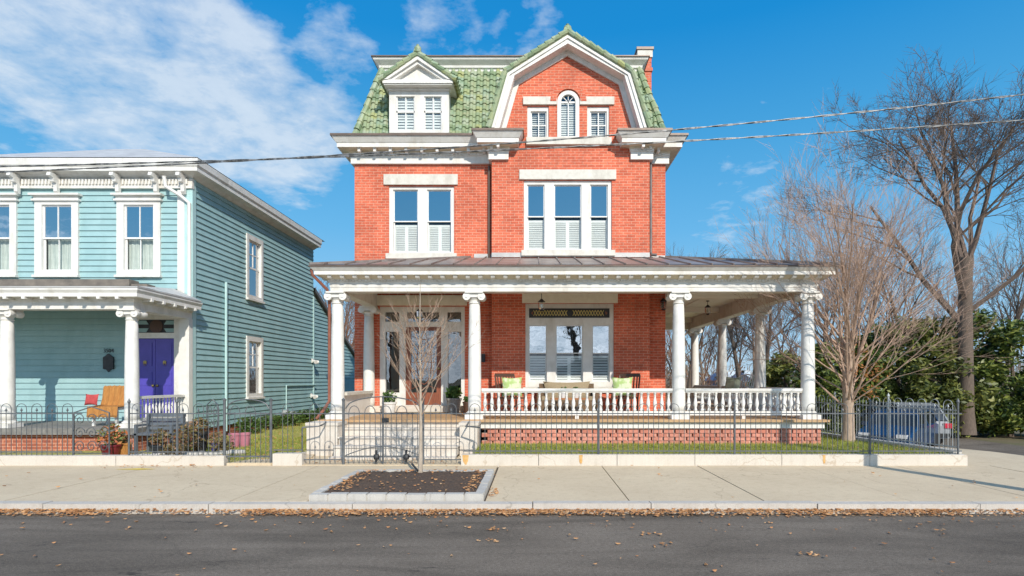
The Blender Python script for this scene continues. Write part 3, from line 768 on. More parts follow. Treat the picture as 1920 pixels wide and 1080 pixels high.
# solid parapet at the left end of the porch
pw = MB().box(-4.50, -4.34, 12.78, 14.86, ZF, 1.24).build('side_parapet', 'white', house)
MB().box(-4.56, -4.26, 12.77, 14.87, 1.241, 1.31).build('parapet_cap', 'stone', pw)
# brown downspout at the left end
MB().tube([(-4.86, 12.2, 4.03), (-4.84, 12.22, 3.9), (-4.62, 12.5, 3.62), (-4.60, 12.58, 3.45), (-4.60, 12.58, 1.12), (-4.70, 12.56, .95), (-4.86, 12.5, .72)], .034, 8).build('downspout', 'copper', house, smooth=True, label='red brown downspout beside the left porch column')
# iron hand rails on the cheek blocks
for (x, lab) in ((-4.34, 0), (-1.37, 1)):
    MB().tube([(x - .3 * (1 - 2 * lab), 11.2, .64), (x, 11.3, .66), (x + .02, 11.55, .69), (x + .02, 11.62, .72)], .016, 6).tube([(x - .3 * (1 - 2 * lab), 11.2, .64), (x - .3 * (1 - 2 * lab), 11.2, .04)], .014, 6).build('hand_rail', 'iron', house)

# ---- porch things -------------------------------------------------------
def hang_lantern(px, py, Y, ztop, label):
    x = PX(px, Y); zc = PZ(py, Y)
    t = thing('porch_lantern', label, 'lantern', (x, Y, ztop), 'lanterns hung from the porch ceiling')
    MB().tube([(x, Y, ztop), (x, Y, zc + .15)], .008, 5).lathe([(.05, ztop - zc - .02), (.05, ztop - zc)], 10, (x, Y, zc)).build('chain', 'black', t)
    MB().lathe([(.02, .17), (.045, .14), (.09, .10), (.092, .09), (.0, .088)], 10, (x, Y, zc)).build('lamp_cap', 'black', t)
    MB().lathe([(.085, .085), (.08, -.06), (.05, -.1)], 10, (x, Y, zc)).build('lamp_glass', 'glass_low', t)
    MB().lathe([(.055, -.10), (.055, -.115), (.02, -.14), (.0, -.14)], 10, (x, Y, zc)).build('lamp_base', 'black', t)
    MB().lathe([(.0, -.06), (.025, -.04), (.03, 0), (.012, .05)], 8, (x, Y, zc)).build('bulb', 'curtain', t)
hang_lantern(1015.5, 573, 13.9, 3.965, 'black glass lantern hanging in front of the leaded transom window')
hang_lantern(787, 590, 14.4, 3.965, 'dark lantern hanging in front of the red brown front door')
hang_lantern(1327, 582, 16.7, 3.965, 'small dark pendant lamp hanging in the side porch right of the house')
def wall_lantern():
    x, y, z = XR - .08, YW - .12, PZ(572, YW)
    t = thing('wall_lantern', 'dark lantern fixed on the brick corner beside the third porch column', 'lantern', (x, y + .1, z))
    MB().box(x - .03, x + .03, y + .09, y + .118, z - .08, z + .12).bar((x, y + .1, z + .1), (x, y, z + .15), .02).build('bracket', 'black', t)
    MB().lathe([(.07, -.12), (.085, .08)], 8, (x, y, z)).build('lamp_glass', 'glass_low', t)
    MB().lathe([(.10, .08), (.05, .14), (.02, .17)], 8, (x, y, z)).lathe([(.075, -.12), (.03, -.16)], 8, (x, y, z)).build('lamp_cap', 'black', t)
wall_lantern()

M['wicker'] = pm('brown wicker', (0.20, 0.13, 0.075), (0.11, 0.07, 0.04), 45, 0.8, 0.5, 70)
M['cushion'] = pm('tan woven cushion', (0.36, 0.29, 0.19), (0.27, 0.21, 0.13), 50, 0.9, 0.4, 90)
M['green_pillow'] = pm('pale green patterned pillow', (0.36, 0.50, 0.18), (0.60, 0.65, 0.45), 6, 0.9, 0.15, 60, lo=.45, hi=.55)
M['darkwood'] = pm('dark brown wood', (0.10, 0.045, 0.025), (0.06, 0.03, 0.018), 12, 0.45, sx=(6, 6, 1))
M['tablewood'] = pm('orange wood table', (0.40, 0.17, 0.06), (0.30, 0.12, 0.045), 12, 0.45)
M['ceramic'] = pm('white glazed pot', (0.70, 0.71, 0.70), (0.62, 0.63, 0.62), 6, 0.3)
M['greypot'] = pm('grey planter', (0.24, 0.23, 0.21), (0.16, 0.15, 0.14), 9, 0.8, 0.2)
M['plant'] = leaf_mat('potted plant leaves', [(0.0, (0.03, 0.07, 0.015)), (0.6, (0.08, 0.16, 0.03)), (1.0, (0.18, 0.26, 0.06))], 6)

def pillow(mbd, c, w, h, t, tilt=0.25):
    """square cushion with pinched corners standing on edge, facing -Y"""
    n = 8; vs = []; fs = []
    for side in (-1, 1):
        for i in range(n + 1):
            for j in range(n + 1):
                u = 2 * i / n - 1; v = 2 * j / n - 1
                b = (1 - u ** 4) * (1 - v ** 4)
                pin = 1 - .12 * (1 - abs(u)) - 0.0
                x = u * w / 2 * (1 - .10 * (1 - v * v)); z = v * h / 2 * (1 - .14 * (1 - u * u))
                y = side * t / 2 * (b ** .6)
                vs.append((c[0] + x, c[1] + y + z * tilt, c[2] + z))
    m = (n + 1) ** 2
    for s in (0, 1):
        for i in range(n):
            for j in range(n):
                a = s * m + i * (n + 1) + j; fs.append((a, a + 1, a + n + 2, a + n + 1))
    return mbd.add(vs, fs)
# wicker sofa below the window
sx0, sx1 = PX(1018, 14.6), PX(1107, 14.6)
so = thing('wicker_sofa', 'brown wicker sofa with tan woven back cushion under the porch window', 'sofa', ((sx0 + sx1) / 2, 14.4, ZF))
MB().box(sx0 - .1, sx1 + .1, 14.05, 14.78, ZF + .1, ZF + .36).box(sx0 - .1, sx1 + .1, 14.7, 14.8, ZF + .36, ZF + .78).build('sofa_frame', 'wicker', so)
for s in (sx0 - .16, sx1 + .06): MB().box(s, s + .1, 14.05, 14.8, ZF + .08, ZF + .60).build('armrest', 'wicker', so)
for s in (sx0 - .12, sx1 + .06):
    for y in (14.08, 14.72): MB().box(s, s + .06, y, y + .06, ZF, ZF + .1).build('leg', 'wicker', so)
pillow(MB(), ((sx0 + sx1) / 2, 14.62, ZF + .56), sx1 - sx0, .56, .18, .12).build('back_cushion', 'cushion', so, smooth=True)
MB().box(sx0 - .04, sx1 + .04, 14.04, 14.5, ZF + .362, ZF + .46).build('seat_cushion', 'cushion', so)
# rocking chairs either side, each with a green pillow
def rocker(px, Y, label, rz):
    x = PX(px, Y)
    t = thing('rocking_chair', label, 'chair', (0, 0, 0), 'dark rocking chairs on the front porch')
    for s in (-1, 1):
        rk = MB().tube([(s * .25, -.42, .06), (s * .25, -.2, .015), (s * .25, 0.05, .01), (s * .25, .3, .035), (s * .25, .5, .11)], .02, 6)
        rk.build('rocker', 'darkwood', t)
        MB().tube([(s * .25, -.26, .02), (s * .25, -.26, .62)], .02, 6).build('leg', 'darkwood', t)
        MB().tube([(s * .25, .2, .02), (s * .26, .24, .45), (s * .27, .38, 1.0)], .021, 6).build('leg', 'darkwood', t)
        MB().box(s * .27 - .035, s * .27 + .035, -.32, .27, .62, .65).build('armrest', 'darkwood', t)
    MB().box(-.25, .25, -.28, .23, .40, .435).bar((-.25, -.26, .2), (.25, -.26, .2), .025).bar((-.25, .21, .2), (.25, .21, .2), .025).build('seat', 'darkwood', t)
    b = MB().bar((-.27, .385, 1.0), (.27, .385, 1.0), .05, .09)
    for k in range(6): b.bar((-.2 + k * .08, .25, .43), (-.2 + k * .08, .38, .98), .03, .015)
    b.build('backrest', 'darkwood', t)
    t.location = (x, Y, ZF); t.rotation_euler.z = rz
    return t
rocker(958, 14.15, 'dark wooden rocking chair at the left end of the porch seats', R(28)); rocker(1172, 14.15, 'dark wooden rocking chair at the right end of the porch seats', R(-28))
for (px, lab, rz) in ((960, 'pale green pillow on the left rocking chair', R(10)), (1167, 'pale green pillow on the right rocking chair', R(-8))):
    x = PX(px, 14.1)
    o = pillow(MB(), (0, 0, 0), .52, .50, .16, .2).build('throw_pillow', 'green_pillow', None, smooth=True, label=lab, cat='pillow', group='green pillows on the porch chairs')
    o.location = (x, 14.12, ZF + .70); o.rotation_euler.z = rz
# low table with white pots
tx = PX(1068, 13.5)
t = thing('coffee_table', 'low orange wood table before the wicker sofa', 'table', (tx, 13.5, ZF))
MB().box(tx - .46, tx + .46, 13.28, 13.72, ZF + .40, ZF + .44).build('tabletop', 'tablewood', t)
for sx in (-.42, .42):
    for y in (13.31, 13.69): MB().box(tx + sx - .022, tx + sx + .022, y - .02, y + .02, ZF, ZF + .4).build('leg', 'tablewood', t)
def leaves(mbd, c, r, n, size, flat=.9):
    for k in range(n):
        d = Vector((random.gauss(0, 1), random.gauss(0, 1), random.gauss(0, 1))).normalized()
        p = Vector(c) + Vector((d.x * r, d.y * r, d.z * r * flat)) * (random.random() ** .45)
        a = Vector((random.gauss(0, 1), random.gauss(0, 1), random.gauss(0, .6))).normalized(); b = a.orthogonal().normalized()
        b = (Matrix.Rotation(random.uniform(0, 6.28), 3, a) @ b); s = size * random.uniform(.6, 1.3)
        mbd.add([p - a * s, p + b * s * .45, p + a * s, p - b * s * .45], [(0, 1, 2, 3)])
def pot(name, label, x, y, z, r, h, mat, leaf_n=0, leaf_r=.15, group=None, leafsize=.05, pm_=None, flat=.9):
    t = thing(name, label, 'planter', (x, y, z), group)
    MB().lathe([(r * .7, 0), (r * .95, h * .85), (r * 1.05, h * .86), (r * 1.05, h), (r * .9, h), (r * .88, h * .88), (.0, h * .87)], 14, (x, y, z)).build('pot', mat, t)
    if leaf_n:
        m_ = MB(); leaves(m_, (x, y, z + h + leaf_r * .7), leaf_r, leaf_n, leafsize, flat)
        for k in range(5): m_.tube([(x, y, z + h * .85), (x + random.uniform(-.1, .1) * leaf_r * 6, y + random.uniform(-.1, .1) * leaf_r * 6, z + h + leaf_r)], .006, 4)
        m_.build('plant', pm_ or 'plant', t)
    return t
pot('potted_plant', 'left white pot with a small plant on the low porch table', tx - .16, 13.5, ZF + .44, .07, .13, 'ceramic', 50, .1, leafsize=.035)
pot('potted_plant', 'right white pot with a small plant on the low porch table', tx + .16, 13.5, ZF + .44, .08, .12, 'ceramic', 50, .1, leafsize=.035)
pot('potted_plant', 'grey planter with leafy plant right of the front door', PX(851, 14.6), 14.6, ZF, .2, .40, 'greypot', 320, .2, leafsize=.07)
pot('potted_plant', 'white planter with faded flowers left of the front door', PX(730, 14.5), 14.5, ZF, .19, .30, 'ceramic', 180, .19, leafsize=.05)
pot('potted_plant', 'small brown urn beside the second porch column', PX(876, 14.7), 14.7, ZF, .12, .30, 'darkwood', 60, .1)
MB().box(PX(764, 14.75), PX(825, 14.75), 14.45, 14.92, ZF + .003, ZF + .02).build('door_mat', 'cushion', None, label='tan door mat in front of the red brown door', cat='door mat')
# white garden armchair on the side porch
def armchair(px, Y, label, rz):
    x = PX(px, Y); t = thing('garden_armchair', label, 'chair', (0, 0, 0))
    for s in (-1, 1):
        MB().tube([(s * .28, -.26, 0), (s * .28, -.25, .6), (s * .30, .05, .64), (s * .28, .3, .62)], .018, 6).build('armrest', 'white', t)
        MB().tube([(s * .26, .28, 0), (s * .26, .24, .4), (s * .27, .42, .98)], .018, 6).build('leg', 'white', t)
    MB().box(-.26, .26, -.26, .26, .36, .40).build('seat', 'white', t)
    b = MB().tube([(-.27, .42, .98), (0, .44, 1.03), (.27, .42, .98)], .02, 6)
    for k in range(6): b.bar((-.2 + .08 * k, .25, .4), (-.2 + .08 * k, .42, .98), .03, .014)
    b.build('backrest', 'white', t); t.location = (x, Y, ZF); t.rotation_euler.z = rz
    return t
armchair(1382, 15.6, 'white slatted garden armchair on the side porch', R(-60))
o = pillow(MB(), (0, 0, 0), .55, .5, .2, .3).build('throw_pillow', 'cushion', None, smooth=True, label='grey green cushion on the white garden armchair', cat='pillow'); o.location = (PX(1372, 15.6), 15.55, ZF + .72); o.rotation_euler.z = R(-60)
M['sage'] = pm('sage cushion', (0.30, 0.34, 0.24), (0.40, 0.43, 0.33), 8, 0.9); o.data.materials[0] = M['sage']
# ================================================================== TEAL HOUSE
TY = 14.3; TXR = -8.75; TXL = -14.6; TBK = 22.15; TZ0 = 0.32; TZ1 = 6.75
teal = thing('clapboard_house', 'teal clapboard house with white bracketed cornice and purple double doors', 'house', (-11.6, TY, 0))
def clap(mbd, axis, plane, u0, u1, z0, z1, holes, out, step=.15, zslope=None):
    """lap siding boards; holes = [(u0,u1,z0,z1)]; out = +-1 outward direction; axis 'x' runs along x on plane y"""
    z = z0
    while z < z1 - .01:
        zt = min(z + step, z1)
        cuts = [(u0, u1)]
        for (a, b, c, d) in holes:
            if c < zt - .03 and d > z + .03:
                nc = []
                for (p, q) in cuts:
                    if b <= p or a >= q: nc.append((p, q))
                    else:
                        if a > p: nc.append((p, a))
                        if b < q: nc.append((b, q))
                cuts = nc
        for (p, q) in cuts:
            lo = .035; hi = .006
            if axis == 'x':
                vs = [(p, plane + out * lo, z), (q, plane + out * lo, z), (q, plane + out * hi, zt), (p, plane + out * hi, zt), (p, plane, z), (q, plane, z)]
            else:
                vs = [(plane + out * lo, p, z), (plane + out * lo, q, z), (plane + out * hi, q, zt), (plane + out * hi, p, zt), (plane, p, z), (plane, q, z)]
            mbd.add(vs, [(0, 1, 2, 3), (4, 5, 1, 0)])
        z = zt
def TW(px0, px1, py0, py1): return wrect(px0, px1, py0, py1, TY)
fw = [TW(230, 296, 380, 512)]
dxw = fw[0][1] - fw[0][0]
fw.append((-12.62, -12.62 + dxw, fw[0][2], fw[0][3])); fw.append((-14.2, -14.2 + dxw, fw[0][2], fw[0][3]))
tdoor = (-10.22, -9.15, 0.55, 3.20)
TF = 0.55
mb = MB()
clap(mb, 'x', TY, TXL, TXR, TZ0, TZ1 - .2, fw + [tdoor], -1)
sw = [(16.98, 17.92, 4.12, 6.02), (16.98, 17.92, 1.08, 2.90)]
clap(mb, 'y', TXR, TY, TBK, TZ0, TZ1, sw, 1)
mb.build('clapboard_wall', 'teal', teal)
MB().plate(rect(TXL, TXR - .02, TZ0, TZ1), [rect(*h) for h in fw + [tdoor]], TY + .002, .15).plate(rect(TY + .16, TBK, TZ0, TZ1), [rect(*h) for h in sw], TXR - .16, .15, 'x')\
    .box(TXL - .02, TXL + .1, TY + .16, TBK, TZ0, TZ1).box(TXL, TXR - .2, TBK - .1, TBK, TZ0, TZ1).build('sheathing', 'teal', teal)
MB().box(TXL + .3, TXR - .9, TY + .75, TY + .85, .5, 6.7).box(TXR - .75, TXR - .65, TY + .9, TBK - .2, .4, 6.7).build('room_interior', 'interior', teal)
MB().box(TXL, TXR - .03, TY + .05, TY + .2, 0, TZ0 - .002).box(TXR - .2, TXR - .03, TY + .2, 26.0, -.2, TZ0 - .03).build('foundation', 'found_brick', teal)
# rear lean-to with falling roof
mb = MB(); mb2 = MB()
z = TZ0
while z < 5.0:
    yend = 27.5 if z < 2.6 else max(TBK, 27.5 - (z - 2.6) * 2.0)
    clap(mb, 'y', TXR - .05, TBK, yend, z, z + .15, [], 1); z += .15
mb.build('rear_wing', 'teal', teal)
MB().add([(TXR + .1, 27.8, 2.5), (TXR + .1, TBK, 5.1), (TXR - 4, TBK, 5.1), (TXR - 4, 27.8, 2.5), (TXR + .1, 27.8, 2.6), (TXR + .1, TBK, 5.25), (TXR - 4, TBK, 5.25), (TXR - 4, 27.8, 2.6)], [(0, 1, 2, 3), (4, 5, 6, 7), (0, 1, 5, 4), (0, 3, 7, 4)]).build('rear_roof', 'gutter', teal)
MB().box(TXR - .02, TXR + .05, TBK - .06, TBK + .04, TZ0, 4.9).box(TXR - .04, TXR + .045, TY - .05, TY + .1, TZ0, TZ1).box(TXR - .16, TXR - .041, TY - .05, TY + .02, TZ0, TZ1 - .25).build('corner_board', 'teal_trim', teal)
MB().box(TXR - .34, TXR - .161, TY - .055, TY + .02, 3.3, TZ1 - .3).build('corner_board', 'white', teal)
# cornice and roof
tp = [(TXL, TBK), (TXL, TY), (TXR, TY), (TXR, TBK)]
fz = PZ(353, TY)
tc = MB().sweep(tp, [(-.01, 6.74), (.05, 6.75), (.13, 6.81), (.27, 6.86), (.28, 6.84), (.32, 6.84), (.32, 6.93), (.355, 6.98), (.36, 7.13), (.34, 7.15), (-.01, 7.16)]).build('cornice', 'white', teal)
MB().box(TXL - .02, TXR + .055, TY - .075, TY + .0, fz, 6.73).box(TXL - .02, TXR + .06, TY - .10, TY + .0, fz - .03, fz + .03).build('frieze_board', 'white', tc)
MB().comb((TXL + .02, TY - .07), (TXR - .02, TY - .07), .0, .05, 6.58, 6.71, .085, .045).build('dentil_band', 'white', tc)
bk = MB().prism([(-.02, 0), (-.30, 0), (-.32, -.08), (-.22, -.12), (-.20, -.2), (-.12, -.22), (-.11, -.42), (-.06, -.47), (-.02, -.47)], 'x', -.045, .045).mesh('bracket', 'white')
for px in (218, 290, 341):
    x = PX(px, TY - .2); put('bracket', bk, tc, Vector((x, TY - .075, 6.79)) - wloc(tc))
for x in (-12.1, -13.1, -14.2): put('bracket', bk, tc, Vector((x, TY - .075, 6.79)) - wloc(tc))
mb = MB(); e = .35; zz = 7.165; hz = 8.30
a = [(TXL - e, TY - e, zz), (TXR + e, TY - e, zz), (TXR + e, TBK + e, zz), (TXL - e, TBK + e, zz), (-12.1, 16.2, hz), (-11.3, 16.2, hz), (-11.3, 20.5, hz), (-12.1, 20.5, hz)]
mb.add(a, [(0, 1, 5, 4), (1, 2, 6, 5), (2, 3, 7, 6), (3, 0, 4, 7), (4, 5, 6, 7)]); mb.build('hip_roof', 'grey_roof', teal)
# windows
def twindow(h, Y, label):
    x0, x1, z0, z1 = h
    w = MB().plate(rect(x0 - .11, x1 + .10, z0 - .06, z1 + .02), [rect(x0 + .07, x1 - .07, z0 + .05, z1 - .07)], Y - .07, .12).build('window', 'white', teal, label=label)
    MB().box(x0 - .16, x1 + .15, Y - .12, Y - .0, z1 + .021, z1 + .07).box(x0 - .12, x1 + .11, Y - .09, Y - .0, z1 + .071, z1 + .15).box(x0 - .19, x1 + .18, Y - .17, Y - .0, z1 + .151, z1 + .20).build('window_head', 'white', w)
    MB().box(x0 - .14, x1 + .13, Y - .12, Y - .0, z0 - .12, z0 - .061).build('sill', 'white', w)
    a, b, c, d = x0 + .07, x1 - .07, z0 + .05, z1 - .07; mid = (c + d) / 2; cx = (a + b) / 2
    s = MB()
    for lo, hi, y in ((mid - .02, d, Y - .02), (c, mid + .02, Y + .012)):
        s.box(a, a + .04, y, y + .03, lo, hi).box(b - .04, b, y, y + .03, lo, hi).box(a + .04, b - .04, y, y + .03, lo, lo + .04).box(a + .04, b - .04, y, y + .03, hi - .04, hi).box(cx - .01, cx + .01, y, y + .03, lo + .04, hi - .04)
    s.build('sash', 'sash', w)
    quadY(a, b, Y - .006, mid, d).build('pane', 'glass', w); quadY(a, b, Y + .026, c, mid).build('pane', 'glass_low', w)
    cu = MB(); n = 24
    cu.add([(a + (b - a) * k / n, Y + .13 + .012 * math.sin(k * 1.7), z) for z in (c, mid) for k in range(n + 1)], [(k, k + 1, k + n + 2, k + n + 1) for k in range(n)]); cu.build('curtain', 'curtain', w)
twindow(fw[0], TY, 'white framed sash window with a pale curtain above the porch roof')
twindow(fw[1], TY, 'middle upper front window of the clapboard house'); twindow(fw[2], TY, 'leftmost upper front window of the clapboard house')
def swindow(h, label):
    y0, y1, z0, z1 = h; X = TXR
    w = MB().plate(rect(y0 - .04, y1 + .04, z0 - .02, z1 + .04), [rect(y0 + .09, y1 - .09, z0 + .09, z1 - .11)], X - .03, .09, 'x').build('window', 'white', teal, label=label)
    MB().box(X, X + .11, y0 - .06, y1 + .06, z0 - .08, z0 - .021).build('sill', 'white', w)
    a, b, c, d = y0 + .09, y1 - .09, z0 + .09, z1 - .11; mid = (c + d) / 2; cy = (a + b) / 2
    s = MB()
    for lo, hi, x in ((mid - .02, d, X - .01), (c, mid + .02, X - .045)):
        s.box(x - .03, x, a, a + .05, lo, hi).box(x - .03, x, b - .05, b, lo, hi).box(x - .03, x, a + .05, b - .05, lo, lo + .05).box(x - .03, x, a + .05, b - .05, hi - .05, hi)
    s.box(X - .04, X - .011, cy - .012, cy + .012, mid + .05, d - .05).box(X - .041, X - .012, a + .05, b - .05, mid + (d - mid) * .5 - .012, mid + (d - mid) * .5 + .012)
    s.build('sash', 'sash', w); MB().add([(X - .03, a, c), (X - .03, b, c), (X - .03, b, d), (X - .03, a, d)], [(0, 1, 2, 3)]).build('pane', 'glass_dark', w)
    MB().box(X - .2, X - .19, a, cy, c, d).build('curtain', 'curtain', w)
swindow(sw[0], 'upper narrow window in the side wall facing the brick house'); swindow(sw[1], 'lower narrow window in the side wall facing the brick house')
# porch of the clapboard house
TC = 12.3; pxe = -8.85
pr = [(TXL + .1, TY - .06), (TXL + .1, TC - .14), (pxe + .14, TC - .14), (pxe + .14, TY - .06)]
tpc = MB().sweep(pr, [(-.26, 3.14), (0, 3.14), (0, 3.30), (.02, 3.31), (.03, 3.37), (.10, 3.38), (.21, 3.40), (.215, 3.38), (.235, 3.38), (.235, 3.46), (.27, 3.52), (.27, 3.56), (-.26, 3.58)]).build('porch_cornice', 'white', teal)
bm2 = MB().box(-.035, .035, -.25, -.05, -.07, -.002).mesh('bracket', 'white')
for k in range(14): put('bracket', bm2, tpc, Vector((pxe - .05 - k * .4, TC - .14, 3.40)) - wloc(tpc))
for k in range(5): put('bracket', bm2, tpc, Vector((pxe + .14, TC + .1 + k * .4, 3.40)) - wloc(tpc), R(90))
MB().box(TXL - .2, pxe + .42, TC - .42, TY - .12, 3.565, 3.595).add([(TXL - .2, TC - .42, 3.6), (pxe + .42, TC - .42, 3.6), (pxe - .3, TY - .1, 3.92), (TXL - .2, TY - .1, 3.92), (pxe + .42, TY - .1, 3.6)], [(0, 1, 2, 3), (1, 4, 2)]).build('porch_roof', 'grey_roof', teal)
MB().box(TXL, PX(250, 13.9), 13.75, TY - .2, 3.8, 4.08).box(PX(250, 13.9) + .01, PX(281, 13.9), 13.8, TY - .2, 3.8, 3.97).build('roof_deck', 'dark_roof', teal)
MB().box(TXL + .3, pxe - .1, TC + .1, TY - .04, 3.36, 3.40).build('porch_ceiling', 'cream', teal)
MB().box(TXL, pxe + .25, TC - .25, TY - .06, TF - .14, TF).build('porch_floor', 'greypot', teal)
MB().box(TXL, pxe + .15, TC - .12, TC, 0, TF - .141).box(pxe + .05, pxe + .15, TC, TY - .05, 0, TF - .141).build('porch_base', 'found_brick', teal)
sm = shaft.copy(); 
def tcol(x):
    c = put('column', shaft, teal, Vector((x, TC, TF)) - wloc(teal)); c.scale = (.95, .95, .91)
    put('column_base', cb, c); put('capital', cp, c)
tcol(pxe); tcol(-11.6); tcol(TXL + .3)
MB().box(pxe - .1, pxe + .16, TY - .22, TY - .065, TF, 3.14).build('pilaster', 'white', teal)
# side railing
tr = MB().bar((pxe, TC + .14, 1.20), (pxe, TY - .22, 1.20), .14, .06).bar((pxe, TC + .14, .70), (pxe, TY - .22, .70), .09, .07).build('porch_railing', 'white', teal)
sp = MB().lathe([(.02, 0), (.02, .05), (.014, .08), (.026, .2), (.013, .34), (.02, .38), (.02, .435)], 8).mesh('baluster', 'white', smooth=True)
for k in range(14): put('baluster', sp, tr, Vector((pxe, TC + .22 + k * .115, .735)) - wloc(tr))
tr = MB().bar((pxe - .14, TC, 1.20), (-11.45, TC, 1.20), .14, .06).bar((pxe - .14, TC, .70), (-11.45, TC, .70), .09, .07)
# double purple door, transom
x0, x1, z0, z1 = tdoor
sur = MB().plate(rect(x0 - .14, x1 + .10, TF, z1 + .12), [rect(x0 + .03, x1 - .03, TF + .01, 2.66), rect(x0 + .03, x1 - .03, 2.80, z1 - .06)], TY - .05, .12).build('door_surround', 'white', teal)
MB().box(x0 + .03, x1 - .03, TY + .04, TY + .05, 2.80, z1 - .06).build('transom_pane', 'black', sur)
mb = MB(); c0 = Vector(((x0 + x1) / 2, TY + .03, (2.8 + z1 - .06) / 2))
mb.lathe([(.0, 0), (.17, 0), (.17, .008), (.0, .008)], 20).xform(Matrix.Translation(c0) @ Matrix.Rotation(R(90), 4, 'X')); mb.build('transom_medallion', 'darkwood', sur)
mb = MB()
for s in (-1, 1):
    for t in (-1, 1): MB().prism([(c0.x + s * .2, c0.z + t * .05), (c0.x + s * .46, c0.z + t * .05), (c0.x + s * .46, c0.z + t * .15), (c0.x + s * .26, c0.z + t * .15)], 'y', TY + .025, TY + .033).build('transom_pattern', 'teal', sur)
cxd = (x0 + x1) / 2
for (a, b, hand) in ((x0 + .035, cxd - .004, 1), (cxd + .004, x1 - .035, -1)):
    d = MB().box(a, b, TY + .0, TY + .045, TF + .015, 2.655)
    for (c, e_) in ((TF + .15, TF + .75), (TF + .9, TF + 1.25), (TF + 1.4, TF + 2.0)):
        d.box(a + .08, b - .08, TY - .012, TY - .001, c, e_)
    d = d.build('purple_door', 'purple', teal)
    hx = b - .05 if hand == 1 else a + .05
    MB().lathe([(.0, 0), (.03, 0), (.035, .03), (.0, .045)], 10).xform(Matrix.Translation((hx, TY - .001, 1.45)) @ Matrix.Rotation(R(90), 4, 'X')).build('knob', 'brass', d)
    k = MB().lathe([(.0, 0), (.04, 0), (.045, .02), (.0, .03)], 10).xform(Matrix.Translation(((a + b) / 2, TY - .013, 2.05)) @ Matrix.Rotation(R(90), 4, 'X'))
    k.tube([((a + b) / 2 + .035 * math.sin(q), TY - .03, 2.02 - .04 * math.cos(q) - .01) for q in [2 * math.pi * j / 10 for j in range(11)]], .007, 5); k.build('knocker', 'brass', d)
# house number and plaque
MB().text('3504', .135, (PX(203.5, TY - .05), TY - .05, PZ(661, TY)), .006).build('house_number', 'black', teal)
px_, pz_ = PX(203.5, TY - .06), PZ(680, TY)
MB().prism([(px_ - .13, pz_ - .16), (px_ - .05, pz_ - .18), (px_, pz_ - .24), (px_ + .05, pz_ - .18), (px_ + .13, pz_ - .16), (px_ + .13, pz_ + .14), (px_ + .07, pz_ + .17), (px_, pz_ + .23), (px_ - .07, pz_ + .17), (px_ - .13, pz_ + .14)], 'y', TY - .08, TY - .035).build('wall_plaque', 'black', teal)
# pipes on the side wall
MB().tube([(TXR - .5, TY - .33, 6.7), (TXR - .48, TY - .30, 6.45), (TXR - .22, TY - .12, 6.28), (TXR - .02, TY - .09, 6.1), (TXR - .0, TY - .09, .3)], .045, 8).build('downspout', 'white', teal, smooth=True)
MB().tube([(TXR + .075, 15.75, 4.35), (TXR + .075, 15.75, .15)], .035, 8).build('vent_pipe', 'teal_trim', teal, smooth=True)
MB().tube([(TXR + .07, 22.3, 1.4), (TXR + .07, 19.6, 1.4), (TXR + .07, 19.6, .55)], .02, 6).build('conduit', 'teal_trim', teal)
for (y, z) in ((22.0, 2.35), (21.9, .98)):
    f = MB().box(TXR + .035, TXR + .07, y - .08, y + .08, z - .08, z + .08)
    for s in (-1, 1): f.lathe([(.03, 0), (.07, .16), (.0, .17)], 10).xform(Matrix.Identity(4)) if False else f.tube([(TXR + .07, y, z), (TXR + .22, y + s * .12, z - .06)], [.04, .075], 8)
    f.build('flood_lamp', 'sash', teal)
mt = MB().lathe([(.0, 0), (.13, .0), (.13, .16), (.0, .18)], 12).xform(Matrix.Translation((TXR + .1, 19.3, .42)) @ Matrix.Rotation(R(90), 4, 'Y')).box(TXR + .06, TXR + .3, 19.6, 19.85, .2, .48)
mt.build('utility_meter', 'iron_lt', teal)
# porch chair with orange throw
M['orange'] = pm('orange wool throw', (0.46, 0.22, 0.06), (0.34, 0.14, 0.035), 20, 0.95, 0.3, 70, sx=(4, 1, .4))
M['red'] = pm('red cushion fabric', (0.48, 0.07, 0.07), (0.36, 0.05, 0.05), 12, 0.9)
cx_ = PX(212, 12.9)
t = thing('porch_chair', 'white porch chair under an orange throw beside the left column', 'chair', (cx_, 12.9, TF))
MB().box(cx_ - .32, cx_ + .28, 12.65, 13.15, TF + .36, TF + .42).build('seat', 'white', t)
MB().box(cx_ - .32, cx_ + .28, 13.12, 13.17, TF + .42, TF + .86).build('backrest', 'white', t)
for sx in (-.3, .22):
    for y in (12.66, 13.08): MB().box(cx_ + sx, cx_ + sx + .05, y, y + .05, TF, TF + .36).build('leg', 'white', t)
th = MB(); n = 16
vs = []
for j, (y, z) in enumerate(((13.20, .60), (13.20, .88), (13.15, .91), (13.10, .88), (13.06, .62), (13.0, .46), (12.8, .45), (12.62, .44), (12.60, .2))):
    for i in range(n + 1): vs.append((cx_ - .36 + .68 * i / n, y - .015 * math.sin(i * 1.9) - .02, TF + z + .01 * math.sin(i * 2.3 + j)))
th.add(vs, [(j * (n + 1) + i, j * (n + 1) + i + 1, (j + 1) * (n + 1) + i + 1, (j + 1) * (n + 1) + i) for j in range(8) for i in range(n)])
th.build('throw_blanket', 'orange', None, label='orange wool throw draped over the white porch chair', cat='blanket', smooth=True)
pillow(MB(), (cx_ - .26, 12.60, TF + .60), .30, .26, .12, .2).build('throw_pillow', 'red', None, label='red cushion on the porch chair with the orange throw', cat='pillow', smooth=True)

